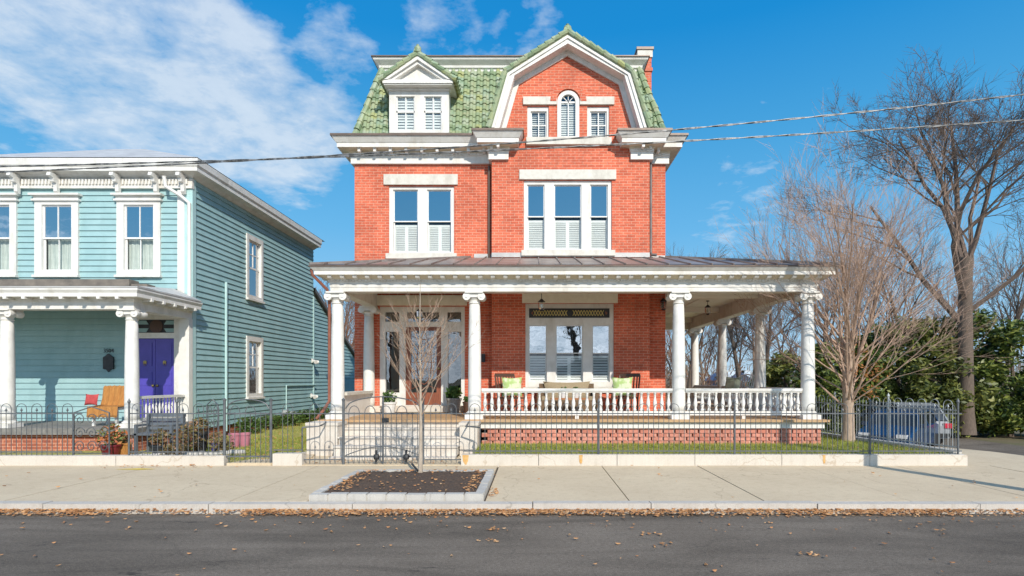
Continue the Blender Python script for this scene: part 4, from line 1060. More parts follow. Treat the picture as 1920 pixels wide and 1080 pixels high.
# ================================================================== GROUND
def H(x, y):
    a = max(0, min(1, (x - 8.6) / 4)); b = max(0, min(1, (y - 11.5) / 8)); a = a * a * (3 - 2 * a); b = b * b * (3 - 2 * b)
    return -0.75 * a * b
M['asphalt'] = None
def asphalt():
    m, nt, b, out = _nt('worn dark asphalt'); co = objco(nt)
    f = ramp(nt, noise(nt, co, .45, 6, .65), [(.3, (0.128, 0.106, 0.084)), (.55, (0.155, 0.129, 0.103)), (.75, (0.185, 0.156, 0.125))])
    st = ramp(nt, noise(nt, stretch(nt, co, (.35, 1.6, 1)), .8, 4, .6, 1.0), [(.35, .72), (.6, 1.12)])
    c = mix_c(nt, 1.0, f, st, 'MULTIPLY')
    oil = ramp(nt, noise(nt, stretch(nt, co, (.8, 2.0, 1)), 1.3, 5, .7), [(.64, 0.0), (.72, .75)])
    c = mix_c(nt, oil, c, (0.018, 0.017, 0.017))
    g = ramp(nt, noise(nt, co, 130, 2, .8), [(.38, .62), (.66, 1.55)]); c = mix_c(nt, 1.0, c, g, 'MULTIPLY')
    g2 = ramp(nt, noise(nt, stretch(nt, co, (.6, 1.2, 1)), 38, 4, .85), [(.34, .74), (.5, 1.0), (.70, 1.42)]); c = mix_c(nt, 1.0, c, g2, 'MULTIPLY')
    pt = ramp(nt, noise(nt, stretch(nt, co, (.5, 1.4, 1)), 3.2, 7, .8), [(.60, 0.0), (.72, .5)]); c = mix_c(nt, pt, c, (.20, .17, .14))
    v = N(nt, 'ShaderNodeTexVoronoi', feature='DISTANCE_TO_EDGE'); v.inputs['Scale'].default_value = .42
    d = N(nt, 'ShaderNodeMix', data_type='VECTOR'); 
    w = N(nt, 'ShaderNodeTexNoise'); w.inputs['Scale'].default_value = 1.8; w.inputs['Detail'].default_value = 5; nt.links.new(co, w.inputs['Vector'])
    va = N(nt, 'ShaderNodeVectorMath', operation='MULTIPLY_ADD'); nt.links.new(w.outputs['Color'], va.inputs[0]); va.inputs[1].default_value = (.9, .9, .9); nt.links.new(co, va.inputs[2])
    nt.links.new(va.outputs[0], v.inputs['Vector'])
    cr = ramp(nt, v.outputs['Distance'], [(0.0, .22), (.006, 0.0)])
    c = mix_c(nt, cr, c, (0.02, 0.019, 0.018))
    nt.links.new(c, b.inputs['Base Color']); b.inputs['Roughness'].default_value = .9; b.inputs['Specular IOR Level'].default_value = .2; bump(nt, b, noise(nt, co, 150, 2), .45, .006)
    return m
M['asphalt'] = asphalt()
def concrete(name, ca, cb, stain, dirt):
    m, nt, b, out = _nt(name); co = objco(nt)
    c = mix_c(nt, ramp(nt, noise(nt, co, .7, 7, .7), [(.3, 0.0), (.7, 1.0)]), ca, cb)
    c = mix_c(nt, ramp(nt, noise(nt, co, 2.2, 8, .75, .6), [(.55, 0.0), (.78, .6)]), c, stain)
    c = mix_c(nt, ramp(nt, noise(nt, co, 5.5, 6, .8), [(.66, 0.0), (.76, .6)]), c, dirt)
    c = mix_c(nt, 1.0, c, ramp(nt, noise(nt, co, 90, 2, .7), [(.3, .86), (.7, 1.13)]), 'MULTIPLY')
    nt.links.new(c, b.inputs['Base Color']); c = mix_c(nt, ramp(nt, noise(nt, co, 16, 5, .8), [(.62, 0.0), (.74, .35)]), c, dirt)
    w = N(nt, 'ShaderNodeTexNoise'); w.inputs['Scale'].default_value = 2.0; w.inputs['Detail'].default_value = 6; nt.links.new(co, w.inputs['Vector'])
    va = N(nt, 'ShaderNodeVectorMath', operation='MULTIPLY_ADD'); nt.links.new(w.outputs['Color'], va.inputs[0]); va.inputs[1].default_value = (.8, .8, .8); nt.links.new(co, va.inputs[2])
    v = N(nt, 'ShaderNodeTexVoronoi', feature='DISTANCE_TO_EDGE'); v.inputs['Scale'].default_value = .28; nt.links.new(va.outputs[0], v.inputs['Vector'])
    c = mix_c(nt, ramp(nt, v.outputs['Distance'], [(0.0, .55), (.0035, 0.0)]), c, dirt)
    sz = N(nt, 'ShaderNodeSeparateXYZ'); nt.links.new(co, sz.inputs[0])
    streak = noise(nt, stretch(nt, co, (9, 9, .6)), 1.0, 5, .7)
    c = mix_c(nt, math_n(nt, 'MULTIPLY', ramp(nt, streak, [(.5, 0.0), (.72, .55)]), ramp(nt, sz.outputs[2], [(.0, 1.0), (.19, .35)])), c, stain)
    nt.links.new(c, b.inputs['Base Color']); b.inputs['Roughness'].default_value = .9; bump(nt, b, noise(nt, co, 110, 3), .3, .004)
    return m
M['sidewalk'] = concrete('tan sidewalk concrete', (0.63, 0.515, 0.355), (0.54, 0.43, 0.29), (0.44, 0.335, 0.215), (0.29, 0.205, 0.13))
M['kerb'] = concrete('granite kerb', (0.56, 0.51, 0.45), (0.45, 0.41, 0.36), (0.36, 0.31, 0.25), (0.14, 0.12, 0.10))
M['wallstone'] = concrete('pale coping concrete', (0.62, 0.57, 0.495), (0.54, 0.485, 0.415), (0.44, 0.375, 0.29), (0.36, 0.26, 0.16))
M['rust'] = pm('rust stain', (0.62, 0.40, 0.17), (0.52, 0.28, 0.08), 12, .9)
M['granite'] = concrete('speckled granite sett', (0.56, 0.53, 0.48), (0.41, 0.39, 0.355), (0.30, 0.28, 0.25), (0.24, 0.22, 0.2))
M['mortar'] = pm('pale mortar', (0.50, 0.47, 0.42), None, 10, .9)
M['mulch'] = pm('dark mulch soil', (0.05, 0.033, 0.024), (0.10, 0.066, 0.045), 30, .95, .9, 45)
M['earth'] = pm('dry lawn soil', (0.30, 0.33, 0.07), (0.42, 0.34, 0.13), 6, .95, .5, 40)
M['rough'] = pm('rough winter ground', (0.15, 0.115, 0.065), (0.10, 0.10, 0.04), .7, .95, .5, 12)
M['joint'] = pm('dark joint', (0.07, 0.055, 0.042), None, 8, .95)
M['grassblade'] = leaf_mat('grass blades', [(0.0, (0.15, 0.20, 0.03)), (.45, (0.29, 0.35, 0.055)), (.75, (0.46, 0.42, 0.11)), (1.0, (0.60, 0.47, 0.2))], 1.3, .3)
M['deadleaf'] = leaf_mat('fallen leaves', [(0.0, (0.22, 0.10, 0.045)), (.35, (0.44, 0.20, 0.075)), (.7, (0.58, 0.31, 0.13)), (1.0, (0.70, 0.50, 0.30))], 2, .15)

def sheet(name, x0, x1, y0, y1, nx, ny, dz, mat, kind='structure', fade=None):
    xs = [x0 + (x1 - x0) * i / nx for i in range(nx + 1)]; ys = [y0 + (y1 - y0) * j / ny for j in range(ny + 1)]
    m_ = MB().add([(x, y, H(x, y) + dz) for y in ys for x in xs], [(j * (nx + 1) + i, j * (nx + 1) + i + 1, (j + 1) * (nx + 1) + i + 1, (j + 1) * (nx + 1) + i) for j in range(ny) for i in range(nx)])
    return m_.build(name, mat, None, kind=kind)
# one ground sheet to the horizon: fine near, coarse far
def axis_pts(a, b, n, far): return [-far, -far / 4, -60] + [a + (b - a) * i / n for i in range(n + 1)] + [60 + b, far / 4 + b, far]
xs = axis_pts(-40, 60, 80, 1500); ys = axis_pts(-40, 70, 90, 1500); nx = len(xs) - 1; ny = len(ys) - 1
MB().add([(x, y, H(x, y) - .21) for y in ys for x in xs], [(j * (nx + 1) + i, j * (nx + 1) + i + 1, (j + 1) * (nx + 1) + i + 1, (j + 1) * (nx + 1) + i) for j in range(ny) for i in range(nx)]).build('ground', 'rough', None, kind='structure')
YK0, YK1 = 7.20, 7.36; YSW = 10.40
sheet('road', -60, 60, -2.6, YK0 + .02, 2, 2, -.13, 'asphalt')
sheet('far_pavement', -60, 60, -5.2, -2.6, 2, 2, .0, 'sidewalk')
# sidewalk slabs with open joints
mb = MB(); jx = [-60, -40, -25, -14.2, -10.4, -7.0, -4.0, -.64, 1.27, 3.05, 4.98, 6.75, 8.5, 10.3, 12.1, 14, 18, 25, 60]
pit = (-2.98, -.66, YK1 + .02, 9.45)
def slab(a, b, c, d): mb.box(a + .008, b - .008, c, d, -.12, random.uniform(-.003, .001))
for a, b in zip(jx[:-1], jx[1:]):
    if a == -4.0:
        slab(-4.0, pit[0], YK1 + .004, YSW); slab(pit[0] - .016, pit[1] + .0, pit[3], YSW)
    else: slab(a, b, YK1 + .004, YSW)
mb.build('sidewalk', 'sidewalk', None, kind='structure')
MB().box(-60, 60, YK1, YSW - .01, -.2, -.03).box(pit[0] + .1, pit[1] - .1, pit[2] + .1, pit[3] - .1, -.03, .045) .build('joint_bed', 'joint', None, kind='structure')
mb = MB(); x = -60
while x < 60:
    l = random.uniform(1.5, 2.4); mb.box(x, x + l - .012, YK0 + random.uniform(-.006, .006), YK1, -.3, random.uniform(-.006, .004)); x += l
mb.build('kerb', 'kerb', None, kind='structure')
# side street and its near pavement
sheet('side_street', 10.6, 18.5, 7.25, 60, 10, 40, -.16, 'asphalt')
sheet('side_pavement', 8.25, 10.6, 10.42, 60, 4, 40, -.03, 'sidewalk')
# lawns and paths
LZ = .17
sheet('lawn', -1.16, 8.0, 10.55, 30, 8, 10, LZ, 'earth')
sheet('side_yard', -8.7, -4.74, 10.55, 30, 4, 10, .03, 'earth')
sheet('teal_yard', -16, -8.72, 10.55, 14.2, 4, 4, .05, 'earth')
MB().box(-4.78, -1.14, YSW + .004, 12.35, -.1, .012).build('front_walk', 'sidewalk', None, kind='structure')
MB().prism([(-5.72, YSW + .004), (-4.9, YSW + .004), (-4.45, 11.2), (-4.75, 12.3), (-5.05, 12.3)], 'z', -.1, .045).build('side_path', 'sidewalk', None, kind='structure')
# retaining coping walls
def coping(name, label, segs, group=None):
    t = thing(name, label, 'low wall', (segs[0][0], segs[0][2], 0), group)
    for s in segs: MB().box(*s).build('coping_block', 'wallstone', t)
    return t
yc0, yc1 = YSW, YSW + .16; zc = .20
segs = []; xs_ = [PX(p, YSW) for p in (864, 1010, 1157, 1303, 1466, 1631)] + [8.1]
for a, b in zip(xs_[:-1], xs_[1:]): segs.append((a + .005, b - .005, yc0 + random.uniform(-.004, .004), yc1, -.05, zc))
cw = coping('coping_wall', 'long pale stone coping wall below the right hand iron fence', segs)
for px, w in ((1089, .034), (1545, .026), (873, .06)):
    x = PX(px, YSW); st_ = MB(); n = 9
    top_ = [(x - w + 2 * w * k / n, zc - .002) for k in range(n + 1)]
    bot_ = [(x - w + 2 * w * k / n, max(.004, zc - .19 * (1 - abs(2 * k / n - 1)) ** .22 * random.uniform(.75, 1.05))) for k in range(n + 1)]
    st_.add([(a, yc0 - .0065, b) for a, b in top_ + bot_], [(k, k + 1, n + k + 2, n + k + 1) for k in range(n)]); st_.build('rust_stain', 'rust', cw)
def FX(y): return 8.05 - .2 * (y - 10.48)
mb = MB()
n = 8
for k in range(n):
    y0 = 10.57 + k * .9; y1 = y0 + .89
    mb.prism([(FX(y0) - .09, y0), (FX(y0) + .09, y0), (FX(y1) + .09, y1), (FX(y1) - .09, y1)], 'z', -.8, .26)
mb.build('coping_wall', 'granite', None, label='grey coping wall running back under the side street fence', cat='low wall')
segs = []; xs_ = [-60, -22, -18, -14.5, -11.2] + [PX(p, YSW) for p in (217, 420)]
for a, b in zip(xs_[:-1], xs_[1:]): segs.append((a + .005, b - .005, yc0 + random.uniform(-.004, .004), yc1, -.05, zc - .02))
coping('coping_wall', 'pale coping wall in front of the clapboard house', segs)
coping('coping_wall', 'short pale stone block between the two iron gates', [(PX(511, YSW), PX(566, YSW), yc0, yc1 + .05, -.05, .22)])
# tree pit edging
tp_ = thing('tree_pit', 'rectangular planting pit edged with grey granite setts', 'tree pit', ((pit[0] + pit[1]) / 2, (pit[2] + pit[3]) / 2, 0))
mb = MB(); me2 = MB()
def setts(a, b, n):
    a = Vector(a); b = Vector(b); d = (b - a) / n
    for k in range(n):
        p = a + d * (k + .04); q = a + d * (k + .96); h = .082 + random.uniform(-.008, .008)
        mb.bar((p.x, p.y, h / 2 - .02), (q.x, q.y, h / 2 - .02), .115, h + .04)
setts((pit[0], pit[2] + .07), (pit[1], pit[2] + .07), 9); setts((pit[0], pit[3] - .07), (pit[1], pit[3] - .07), 9)
setts((pit[0] + .06, pit[2] + .14), (pit[0] + .06, pit[3] - .14), 8); setts((pit[1] - .06, pit[2] + .14), (pit[1] - .06, pit[3] - .14), 8)
mb.build('edging', 'granite', tp_)
for (a, b, c, d) in ((pit[0], pit[1], pit[2] + .025, pit[2] + .115), (pit[0], pit[1], pit[3] - .115, pit[3] - .025), (pit[0] + .015, pit[0] + .105, pit[2] + .12, pit[3] - .12), (pit[1] - .105, pit[1] - .015, pit[2] + .12, pit[3] - .12)): me2.box(a, b, c, d, -.05, .066)
me2.build('mortar', 'mortar', tp_)
nx = 40; ny = 36
MB().add([(pit[0] + .1 + (pit[1] - pit[0] - .2) * i / nx, pit[2] + .1 + (pit[3] - pit[2] - .2) * j / ny, .055 + random.uniform(0, .022)) for j in range(ny + 1) for i in range(nx + 1)],
         [(j * (nx + 1) + i, j * (nx + 1) + i + 1, (j + 1) * (nx + 1) + i + 1, (j + 1) * (nx + 1) + i) for j in range(ny) for i in range(nx)]).build('mulch', 'mulch', tp_)
# hairline cracks and weeds are left to the concrete texture; a few tar repairs lie on the road
# painted yellow survey mark
MB().prism([(-7.45, 9.95), (-7.0, 9.9), (-6.75, 9.98), (-7.1, 10.05)], 'z', .004, .005).build('survey_mark', pm('yellow marking paint', (0.75, 0.55, 0.05), (0.6, 0.45, 0.08), 14, .8), None, label='faint yellow paint mark on the sidewalk before the coping wall', cat='paint mark')

# grass and leaves
def blades(name, regions, mat, hmin, hmax, w):
    m_ = MB(); vs = []; fs = []
    for (x0, x1, y0, y1, z, n) in regions:
        for k in range(n):
            x = random.uniform(x0, x1); y = random.uniform(y0, y1); zz = z + H(x, y)
            h = random.uniform(hmin, hmax); a = random.uniform(0, 3.14); dx = math.cos(a) * w; dy = math.sin(a) * w
            lx = random.gauss(0, h * .5); ly = random.gauss(0, h * .5); o = len(vs)
            vs += [(x - dx, y - dy, zz), (x + dx, y + dy, zz), (x + lx, y + ly, zz + h)]; fs.append((o, o + 1, o + 2))
    m_.v = vs; m_.f = fs; return m_.build(name, mat, None, kind='stuff', cat='grass', label='short winter grass growing on the lawns beside the houses')
blades('grass', [(-1.15, 7.9, 10.58, 12.3, LZ, 26000), (6.45, 7.7, 12.3, 15, LZ, 5000), (-8.0, -4.75, 10.9, 15, .03, 14000), (-8.6, -4.8, 15, 24, .03, 8000)], 'grassblade', .03, .085, .006)
def scatter_leaves(name, regions, label, smin=.02, smax=.05):
    vs = []; fs = []
    for (x0, x1, y0, y1, z, n, mode) in regions:
        for k in range(n):
            x = random.uniform(x0, x1)
            if mode == 'far': y = y1 - abs(random.gauss(0, (y1 - y0) * .45))
            else: y = random.uniform(y0, y1)
            if mode == 'far' and math.sin(x * 1.7) + math.sin(x * .63 + 1) < -1.0 and random.random() < .6: continue
            s = random.uniform(smin, smax); a = random.uniform(0, 6.28); t = random.uniform(-.5, .5)
            c, sn = math.cos(a), math.sin(a); o = len(vs); zz = z + random.uniform(.002, .02) + (max(0, .045 - (y1 - y) * .3) if mode == 'far' else 0)
            for (u, v) in ((-1, 0), (-.2, -.55), (.5, -.4), (1, 0), (.5, .45), (-.2, .5)):
                vs.append((x + (u * c - v * sn) * s, y + (u * sn + v * c) * s, zz + s * (t * v + .35 * u * u + .12)))
            fs.append((o, o + 1, o + 2, o + 3)); fs.append((o, o + 3, o + 4, o + 5))
    m_ = MB(); m_.v = vs; m_.f = fs; return m_.build(name, 'deadleaf', None, kind='stuff', cat='leaves', label=label)
scatter_leaves('gutter_leaves', [(-9.8, 9.8, 7.04, YK0 - .01, -.13, 7500, 'far')], 'orange brown leaf litter gathered in the gutter along the kerb', .012, .030)
scatter_leaves('fallen_leaves', [(-8, 8, 4.6, 6.9, -.128, 110, 'u'), (-8, 8, 6.3, 6.95, -.128, 100, 'u'), (-9, 9, 7.4, 10.35, .003, 60, 'u'), (pit[0] + .12, pit[1] - .12, pit[2] + .15, pit[3] - .15, .07, 95, 'u'), (pit[0] + .12, pit[0] + .4, pit[2] + .15, pit[3] - .15, .08, 90, 'u'), (pit[1] - .3, pit[1] - .12, pit[2] + .15, pit[3] - .15, .08, 90, 'u'), (pit[0] + .2, pit[1] - .1, pit[3] - .25, pit[3] - .13, .08, 70, 'u'), (-.62, -.5, 7.6, 8.2, .005, 30, 'u'),
    (-1.1, 7.8, 10.6, 12.3, LZ + .05, 170, 'u'), (-8.4, -4.8, 10.6, 15, .07, 620, 'u'), (-8.4, -5.2, 15, 22, .07, 260, 'u'), (-4.2, -1.5, 10.5, 11.1, .014, 90, 'u'), (-8, -5.8, 10.0, 10.4, .004, 40, 'u')] +
    [(x, x + .22, y, y + .12, -.128, 9, 'u') for (x, y) in ((1.2, 6.15), (1.25, 5.75), (-.55, 6.35), (-.6, 5.9), (2.6, 5.4))], 'scattered dry leaves lying on road, sidewalk, lawn and mulch', .012, .034)
# ================================================================== FENCES
FY = 10.48
def fence_run(t, a, b, zb, mat, zr=.965, top=1.15, sp_=.096, lowrail=None, posts=()):
    """hairpin fence from a to b: hoops joining every first and third picket, a short spear between"""
    a = Vector(a); b = Vector(b); d = b - a; ln = d.length; d /= ln; ang = math.atan2(d.y, d.x)
    lowrail = zb + .07 if lowrail is None else lowrail
    for z_ in (zr, lowrail): MB().bar((a.x, a.y, z_), (b.x, b.y, z_), .012, .021).build('fence_rail', mat, t)
    hm = MB(); w = sp_
    arc = [(-w, 0, zb - 0)] + [(w * math.cos(q) * -1, 0, top - w + w * math.sin(q)) for q in [math.pi * k / 8 for k in range(9)]] + [(w, 0, zb)]
    hm.tube(arc, .0063, 5); hm = hm.mesh('hoop_picket', mat)
    sm_ = MB().tube([(0, 0, zb), (0, 0, zr + .05)], .0063, 5).lathe([(.006, 0), (.022, .02), (.008, .05), (.0, .08)], 6, (0, 0, zr + .04)).mesh('spear_picket', mat)
    n = int(ln / (3 * sp_)); off = (ln - n * 3 * sp_) / 2 + 1.5 * sp_
    for k in range(n):
        p = a + d * (off + k * 3 * sp_)
        rel = Vector((p.x, p.y, 0)) - wloc(t)
        put('hoop_picket', hm, t, rel, ang); put('spear_picket', sm_, t, rel, ang)
    for s in posts:
        p = a + d * s
        MB().tube([(p.x, p.y, zb - .02), (p.x, p.y, top + .02)], .018, 8).lathe([(.020, 0), (.030, .03), (.012, .07), (.0, .1)], 8, (p.x, p.y, top + .01)).build('fence_post', mat, t)
    return t
def fence(label, a, b, zb, mat='iron', **k):
    t = thing('iron_fence', label, 'fence', (a[0], a[1], 0)); return fence_run(t, a, b, zb, mat, **k)
xr = [PX(868, FY) + .03]
fence('long hairpin iron fence on the coping wall before the front lawn', (PX(868, FY), FY), (8.05, FY), .19, posts=(2.55, 5.1, 7.65, 9.3))
fence('pale grey hairpin fence running back along the side street', (8.05, FY + .1), (FX(16.9), 16.9), .25, 'iron_lt', posts=(1.6, 3.2, 4.8), zr=1.02, top=1.21)
fence('hairpin iron fence on the low wall before the clapboard house', (PX(242, FY), FY), (PX(416, FY), FY), .175, posts=(0, .9))
fence('low hairpin iron fence panel on the short block between gates', (PX(513, FY), FY), (PX(566, FY), FY), .21)
fence('hairpin iron fence panel left of the front gate', (PX(568, FY), FY), (PX(641, FY), FY), .03)
fence('hairpin iron fence panel between the sapling and the long fence', (PX(797, FY), FY), (PX(866, FY), FY), .03)
fence('hairpin iron fence at the far left of the clapboard house front', (-14.5, FY), (PX(204, FY) - .5, FY), .175, posts=(.0, 2, 4))
def gate(label, x0, x1, leaves_, rise, mat='iron', z0=.035, lower=True):
    t = thing('iron_gate', label, 'gate', ((x0 + x1) / 2, FY, 0))
    for x in (x0, x1): MB().tube([(x, FY, 0), (x, FY, 1.2)], .026, 8).lathe([(.03, 0), (.036, .03), (.0, .06)], 8, (x, FY, 1.2)).build('gate_post', mat, t)
    cx = (x0 + x1) / 2; hw = (x1 - x0) / 2 - .04
    def arc_z(x): return 1.06 + rise * math.sqrt(max(0, 1 - ((x - cx) / hw) ** 2))
    MB().tube([(cx - hw + 2 * hw * k / 20, FY, arc_z(cx - hw + 2 * hw * k / 20)) for k in range(21)], .012, 6).build('arched_top_rail', mat, t)
    for z_ in (.965, .16): MB().bar((x0 + .03, FY, z_), (x1 - .03, FY, z_), .014, .03).build('gate_rail', mat, t)
    if lower:
        MB().tube([(x0 + .04 + (x1 - x0 - .08) * k / 20, FY - .014, .18 + .17 * math.sin(math.pi * k / 20)) for k in range(21)], .010, 5).build('lower_arch_rail', mat, t)
    n = int((x1 - x0 - .1) / .096); s = (x1 - x0) / (n + 1)
    pk = MB().tube([(0, 0, z0), (0, 0, .99)], .0068, 5).mesh('picket', mat)
    for k in range(n):
        x = x0 + s * (k + 1); put('picket', pk, t, Vector((x, FY, 0)) - wloc(t))
    for k in range(n // 3):
        x = x0 + s * (2 + 3 * k)
        MB().tube([(x - s * math.cos(q), FY, .97 + (.09 + .05) * math.sin(q)) for q in [math.pi * j / 8 for j in range(9)]], .008, 5).build('hoop', mat, t)
    if leaves_ == 2:
        MB().tube([(cx, FY - .01, .03), (cx, FY - .01, arc_z(cx))], .018, 6).build('meeting_stile', mat, t)
        MB().box(cx - .02, cx + .10, FY - .04, FY + .03, .80, .88).build('gate_latch', 'black', t)
        for s_ in (-.12, .62 * hw): MB().lathe([(.0, -.05), (.05, -.04), (.06, 0), (.05, .05), (.0, .06)], 8, (cx + s_, FY - .03, .15)).tube([(cx + s_, FY - .03, .28), (cx + s_, FY - .03, .05)], .02, 6).build('drop_bolt', 'black', t)
    return t
gate('double arched iron gate at the foot of the white porch steps', PX(644, FY), PX(793, FY), 2, .22)
gate('single arched iron gate to the side path of the clapboard house', PX(421, FY), PX(508, FY), 1, .17, lower=False)
# wrought iron scroll panel at the left
def scrolls(name, label, x0, x1, y, z0, z1, mat='iron', cols=3, rows=3, group=None):
    t = thing(name, label, 'trellis', ((x0 + x1) / 2, y, z0), group)
    MB().bar((x0, y, z0), (x0, y, z1), .02).bar((x1, y, z0), (x1, y, z1), .02).tube([(x0, y, z1), ((x0 + x1) / 2, y, z1 + .12), (x1, y, z1)], .012, 6).bar((x0, y, z0 + .1), (x1, y, z0 + .1), .016).build('frame', mat, t)
    m_ = MB(); w = (x1 - x0) / cols; h = (z1 - z0 - .1) / rows
    for i in range(cols):
        for j in range(rows):
            cx = x0 + w * (i + .5); cz = z0 + .1 + h * (j + .5); sgn = 1 if (i + j) % 2 else -1
            m_.tube([(cx + sgn * math.cos(q) * w * .46 * (1 - q / 11), y, cz + math.sin(q) * h * .46 * (1 - q / 11)) for q in [k * .5 for k in range(20)]], .008, 5)
    m_.build('scrollwork', mat, t); return t
scrolls('iron_trellis', 'ornate iron scroll panel standing in the left front yard', PX(186, 11) - .5, PX(205, 11), 11.0, .05, .95)
scrolls('iron_trellis', 'small round topped iron trellis in front of the teal side wall', PX(388, 12.2), PX(409, 12.2), 12.2, .1, 1.05, cols=2, rows=3)
# iron bench in the left yard
bx0, bx1 = PX(268, 11.9), PX(340, 11.9)
M['bench'] = pm('blue grey painted bench', (0.085, 0.10, 0.12), (0.13, 0.15, 0.17), 8, .5)
t = thing('garden_bench', 'dark blue grey garden bench below the clapboard porch railing', 'bench', ((bx0 + bx1) / 2, 11.8, .05))
MB().box(bx0, bx1, 11.6, 12.0, .44, .48).build('seat', 'bench', t)
mb = MB()
for k in range(4): mb.bar((bx0, 12.02 + k * .012, .56 + k * .09), (bx1, 12.02 + k * .012, .56 + k * .09), .025, .06)
mb.build('backrest', 'bench', t)
for x in (bx0 + .02, bx1 - .06):
    MB().box(x, x + .05, 11.6, 11.66, .05, .66).box(x, x + .05, 11.98, 12.06, .05, .88).box(x, x + .05, 11.66, 11.98, .62, .66).build('leg', 'bench', t)
# yard pots
M['pink'] = pm('pink plastic pot', (0.50, 0.19, 0.25), (0.42, 0.16, 0.21), 8, .5)
M['maroon'] = pm('maroon glazed pot', (0.20, 0.02, 0.03), (0.14, 0.015, 0.02), 8, .35)
M['blue_pot'] = pm('violet blue pot', (0.10, 0.09, 0.30), (0.07, 0.06, 0.22), 8, .4)
M['dryplant'] = leaf_mat('dry garden plants', [(0.0, (0.10, 0.07, 0.03)), (.4, (0.20, 0.17, 0.06)), (.7, (0.30, 0.17, 0.09)), (1.0, (0.45, 0.26, 0.16))], 5, .2)
M['flower'] = leaf_mat('coral flowers', [(0.0, (0.10, 0.14, 0.03)), (.45, (0.16, 0.2, 0.05)), (.55, (0.60, 0.18, 0.06)), (1.0, (0.72, 0.30, 0.12))], 5, .2)
pot('flower_pot', 'left pink pot on the side yard lawn', PX(440, 12.9), 12.9, .04, .13, .32, 'pink')
pot('flower_pot', 'right pink pot on the side yard lawn', PX(459, 13.0), 13.0, .04, .13, .32, 'pink')
pot('flower_pot', 'violet blue pot with greenery left of the pink pots', PX(405, 12.0), 12.0, .05, .12, .2, 'blue_pot', 90, .16, pm_='dryplant')
pot('flower_pot', 'maroon pot with coral flowers behind the left scroll panel', PX(208, 11.3), 11.3, .05, .19, .24, 'maroon', 260, .26, pm_='flower', leafsize=.05)
pot('flower_pot', 'terracotta pot with dry stalks by the column foot', PX(233, 11.5), 11.5, .05, .14, .25, 'orange', 60, .14, pm_='dryplant')
pot('flower_pot', 'dark pot with dry plant in front of the bench', PX(300, 11.25), 11.25, .05, .16, .24, 'black', 160, .2, pm_='dryplant')
pot('flower_pot', 'tall dark pot at the right end of the bench', PX(375, 11.9), 11.9, .05, .16, .45, 'black', 140, .2, pm_='dryplant')
def shrub(name, label, c, r, n, size, mat, flat=.8, group=None):
    t = thing(name, label, 'shrub', (c[0], c[1], c[2]), group)
    m_ = MB()
    for k in range(6): m_.tube([(c[0], c[1], c[2]), (c[0] + random.uniform(-.5, .5) * r, c[1] + random.uniform(-.5, .5) * r, c[2] + r * 1.1)], [.015, .006], 4)
    m_.build('stem', 'wicker', t)
    m_ = MB(); leaves(m_, (c[0], c[1], c[2] + r * flat), r, n, size, flat); m_.build('foliage', mat, t); return t
M['hedge_low'] = leaf_mat('low box hedge leaves', [(0.0, (0.03, 0.07, 0.015)), (.6, (0.08, 0.15, 0.03)), (1.0, (0.18, 0.25, 0.06))], 3, .25)
for k, (x, y) in enumerate(((-8.25, 16.2), (-8.3, 17.6), (-8.25, 18.9), (-8.3, 20.3), (-8.2, 21.7))):
    shrub('low_shrub', 'low clipped green shrub at the brick foot of the teal side wall', (x, y, .02), .42, 700, .05, 'hedge_low', .6, 'low green shrubs along the teal side wall')
shrub('dry_shrub', 'dry rusty shrub between bench and trellis', (PX(352, 11.6), 11.6, .05), .32, 420, .045, 'dryplant', 1.0)
shrub('dry_shrub', 'tawny ground plants in front of the bench legs', (PX(325, 11.1), 11.1, .05), .25, 320, .04, 'dryplant', .6)
shrub('dry_shrub', 'mixed dry plants right of the small trellis', (PX(418, 11.6), 11.6, .05), .24, 300, .045, 'dryplant', .9)
mb = MB()
for k in range(22):
    u = k / 21; x = PX(250, 10.9) + u * 1.75; y = 10.85 + u * .75
    mb.lathe([(.07, 0), (.09, .04), (.06, .09), (.0, .1)], 7, (x, y, .05 + random.uniform(-.01, .01)))
mb.build('stone_edging', 'granite', None, label='row of pale stones edging the bed before the bench', cat='edging')

# ================================================================== TREES
def bark(name, c1, c2, sc_=10): return pm(name, c1, c2, sc_, .9, .6, 30, sx=(3, 3, .6))
M['bark_tan'] = bark('pale tan bark', (0.46, 0.35, 0.26), (0.30, 0.22, 0.165))
M['twig_tan'] = bark('pinkish tan twigs', (0.50, 0.35, 0.26), (0.36, 0.24, 0.175))
M['bark_dark'] = bark('dark grey brown bark', (0.16, 0.12, 0.09), (0.095, 0.07, 0.055))
M['twig_dark'] = bark('dark brown twigs', (0.15, 0.11, 0.085), (0.10, 0.07, 0.055))
M['bark_pale'] = bark('pale sapling bark', (0.50, 0.42, 0.33), (0.36, 0.29, 0.22))
M['twig_brown'] = bark('brown sapling twigs', (0.42, 0.30, 0.21), (0.30, 0.20, 0.14))
M['twig_rust'] = bark('rusty brush twigs', (0.27, 0.14, 0.085), (0.18, 0.095, 0.06))
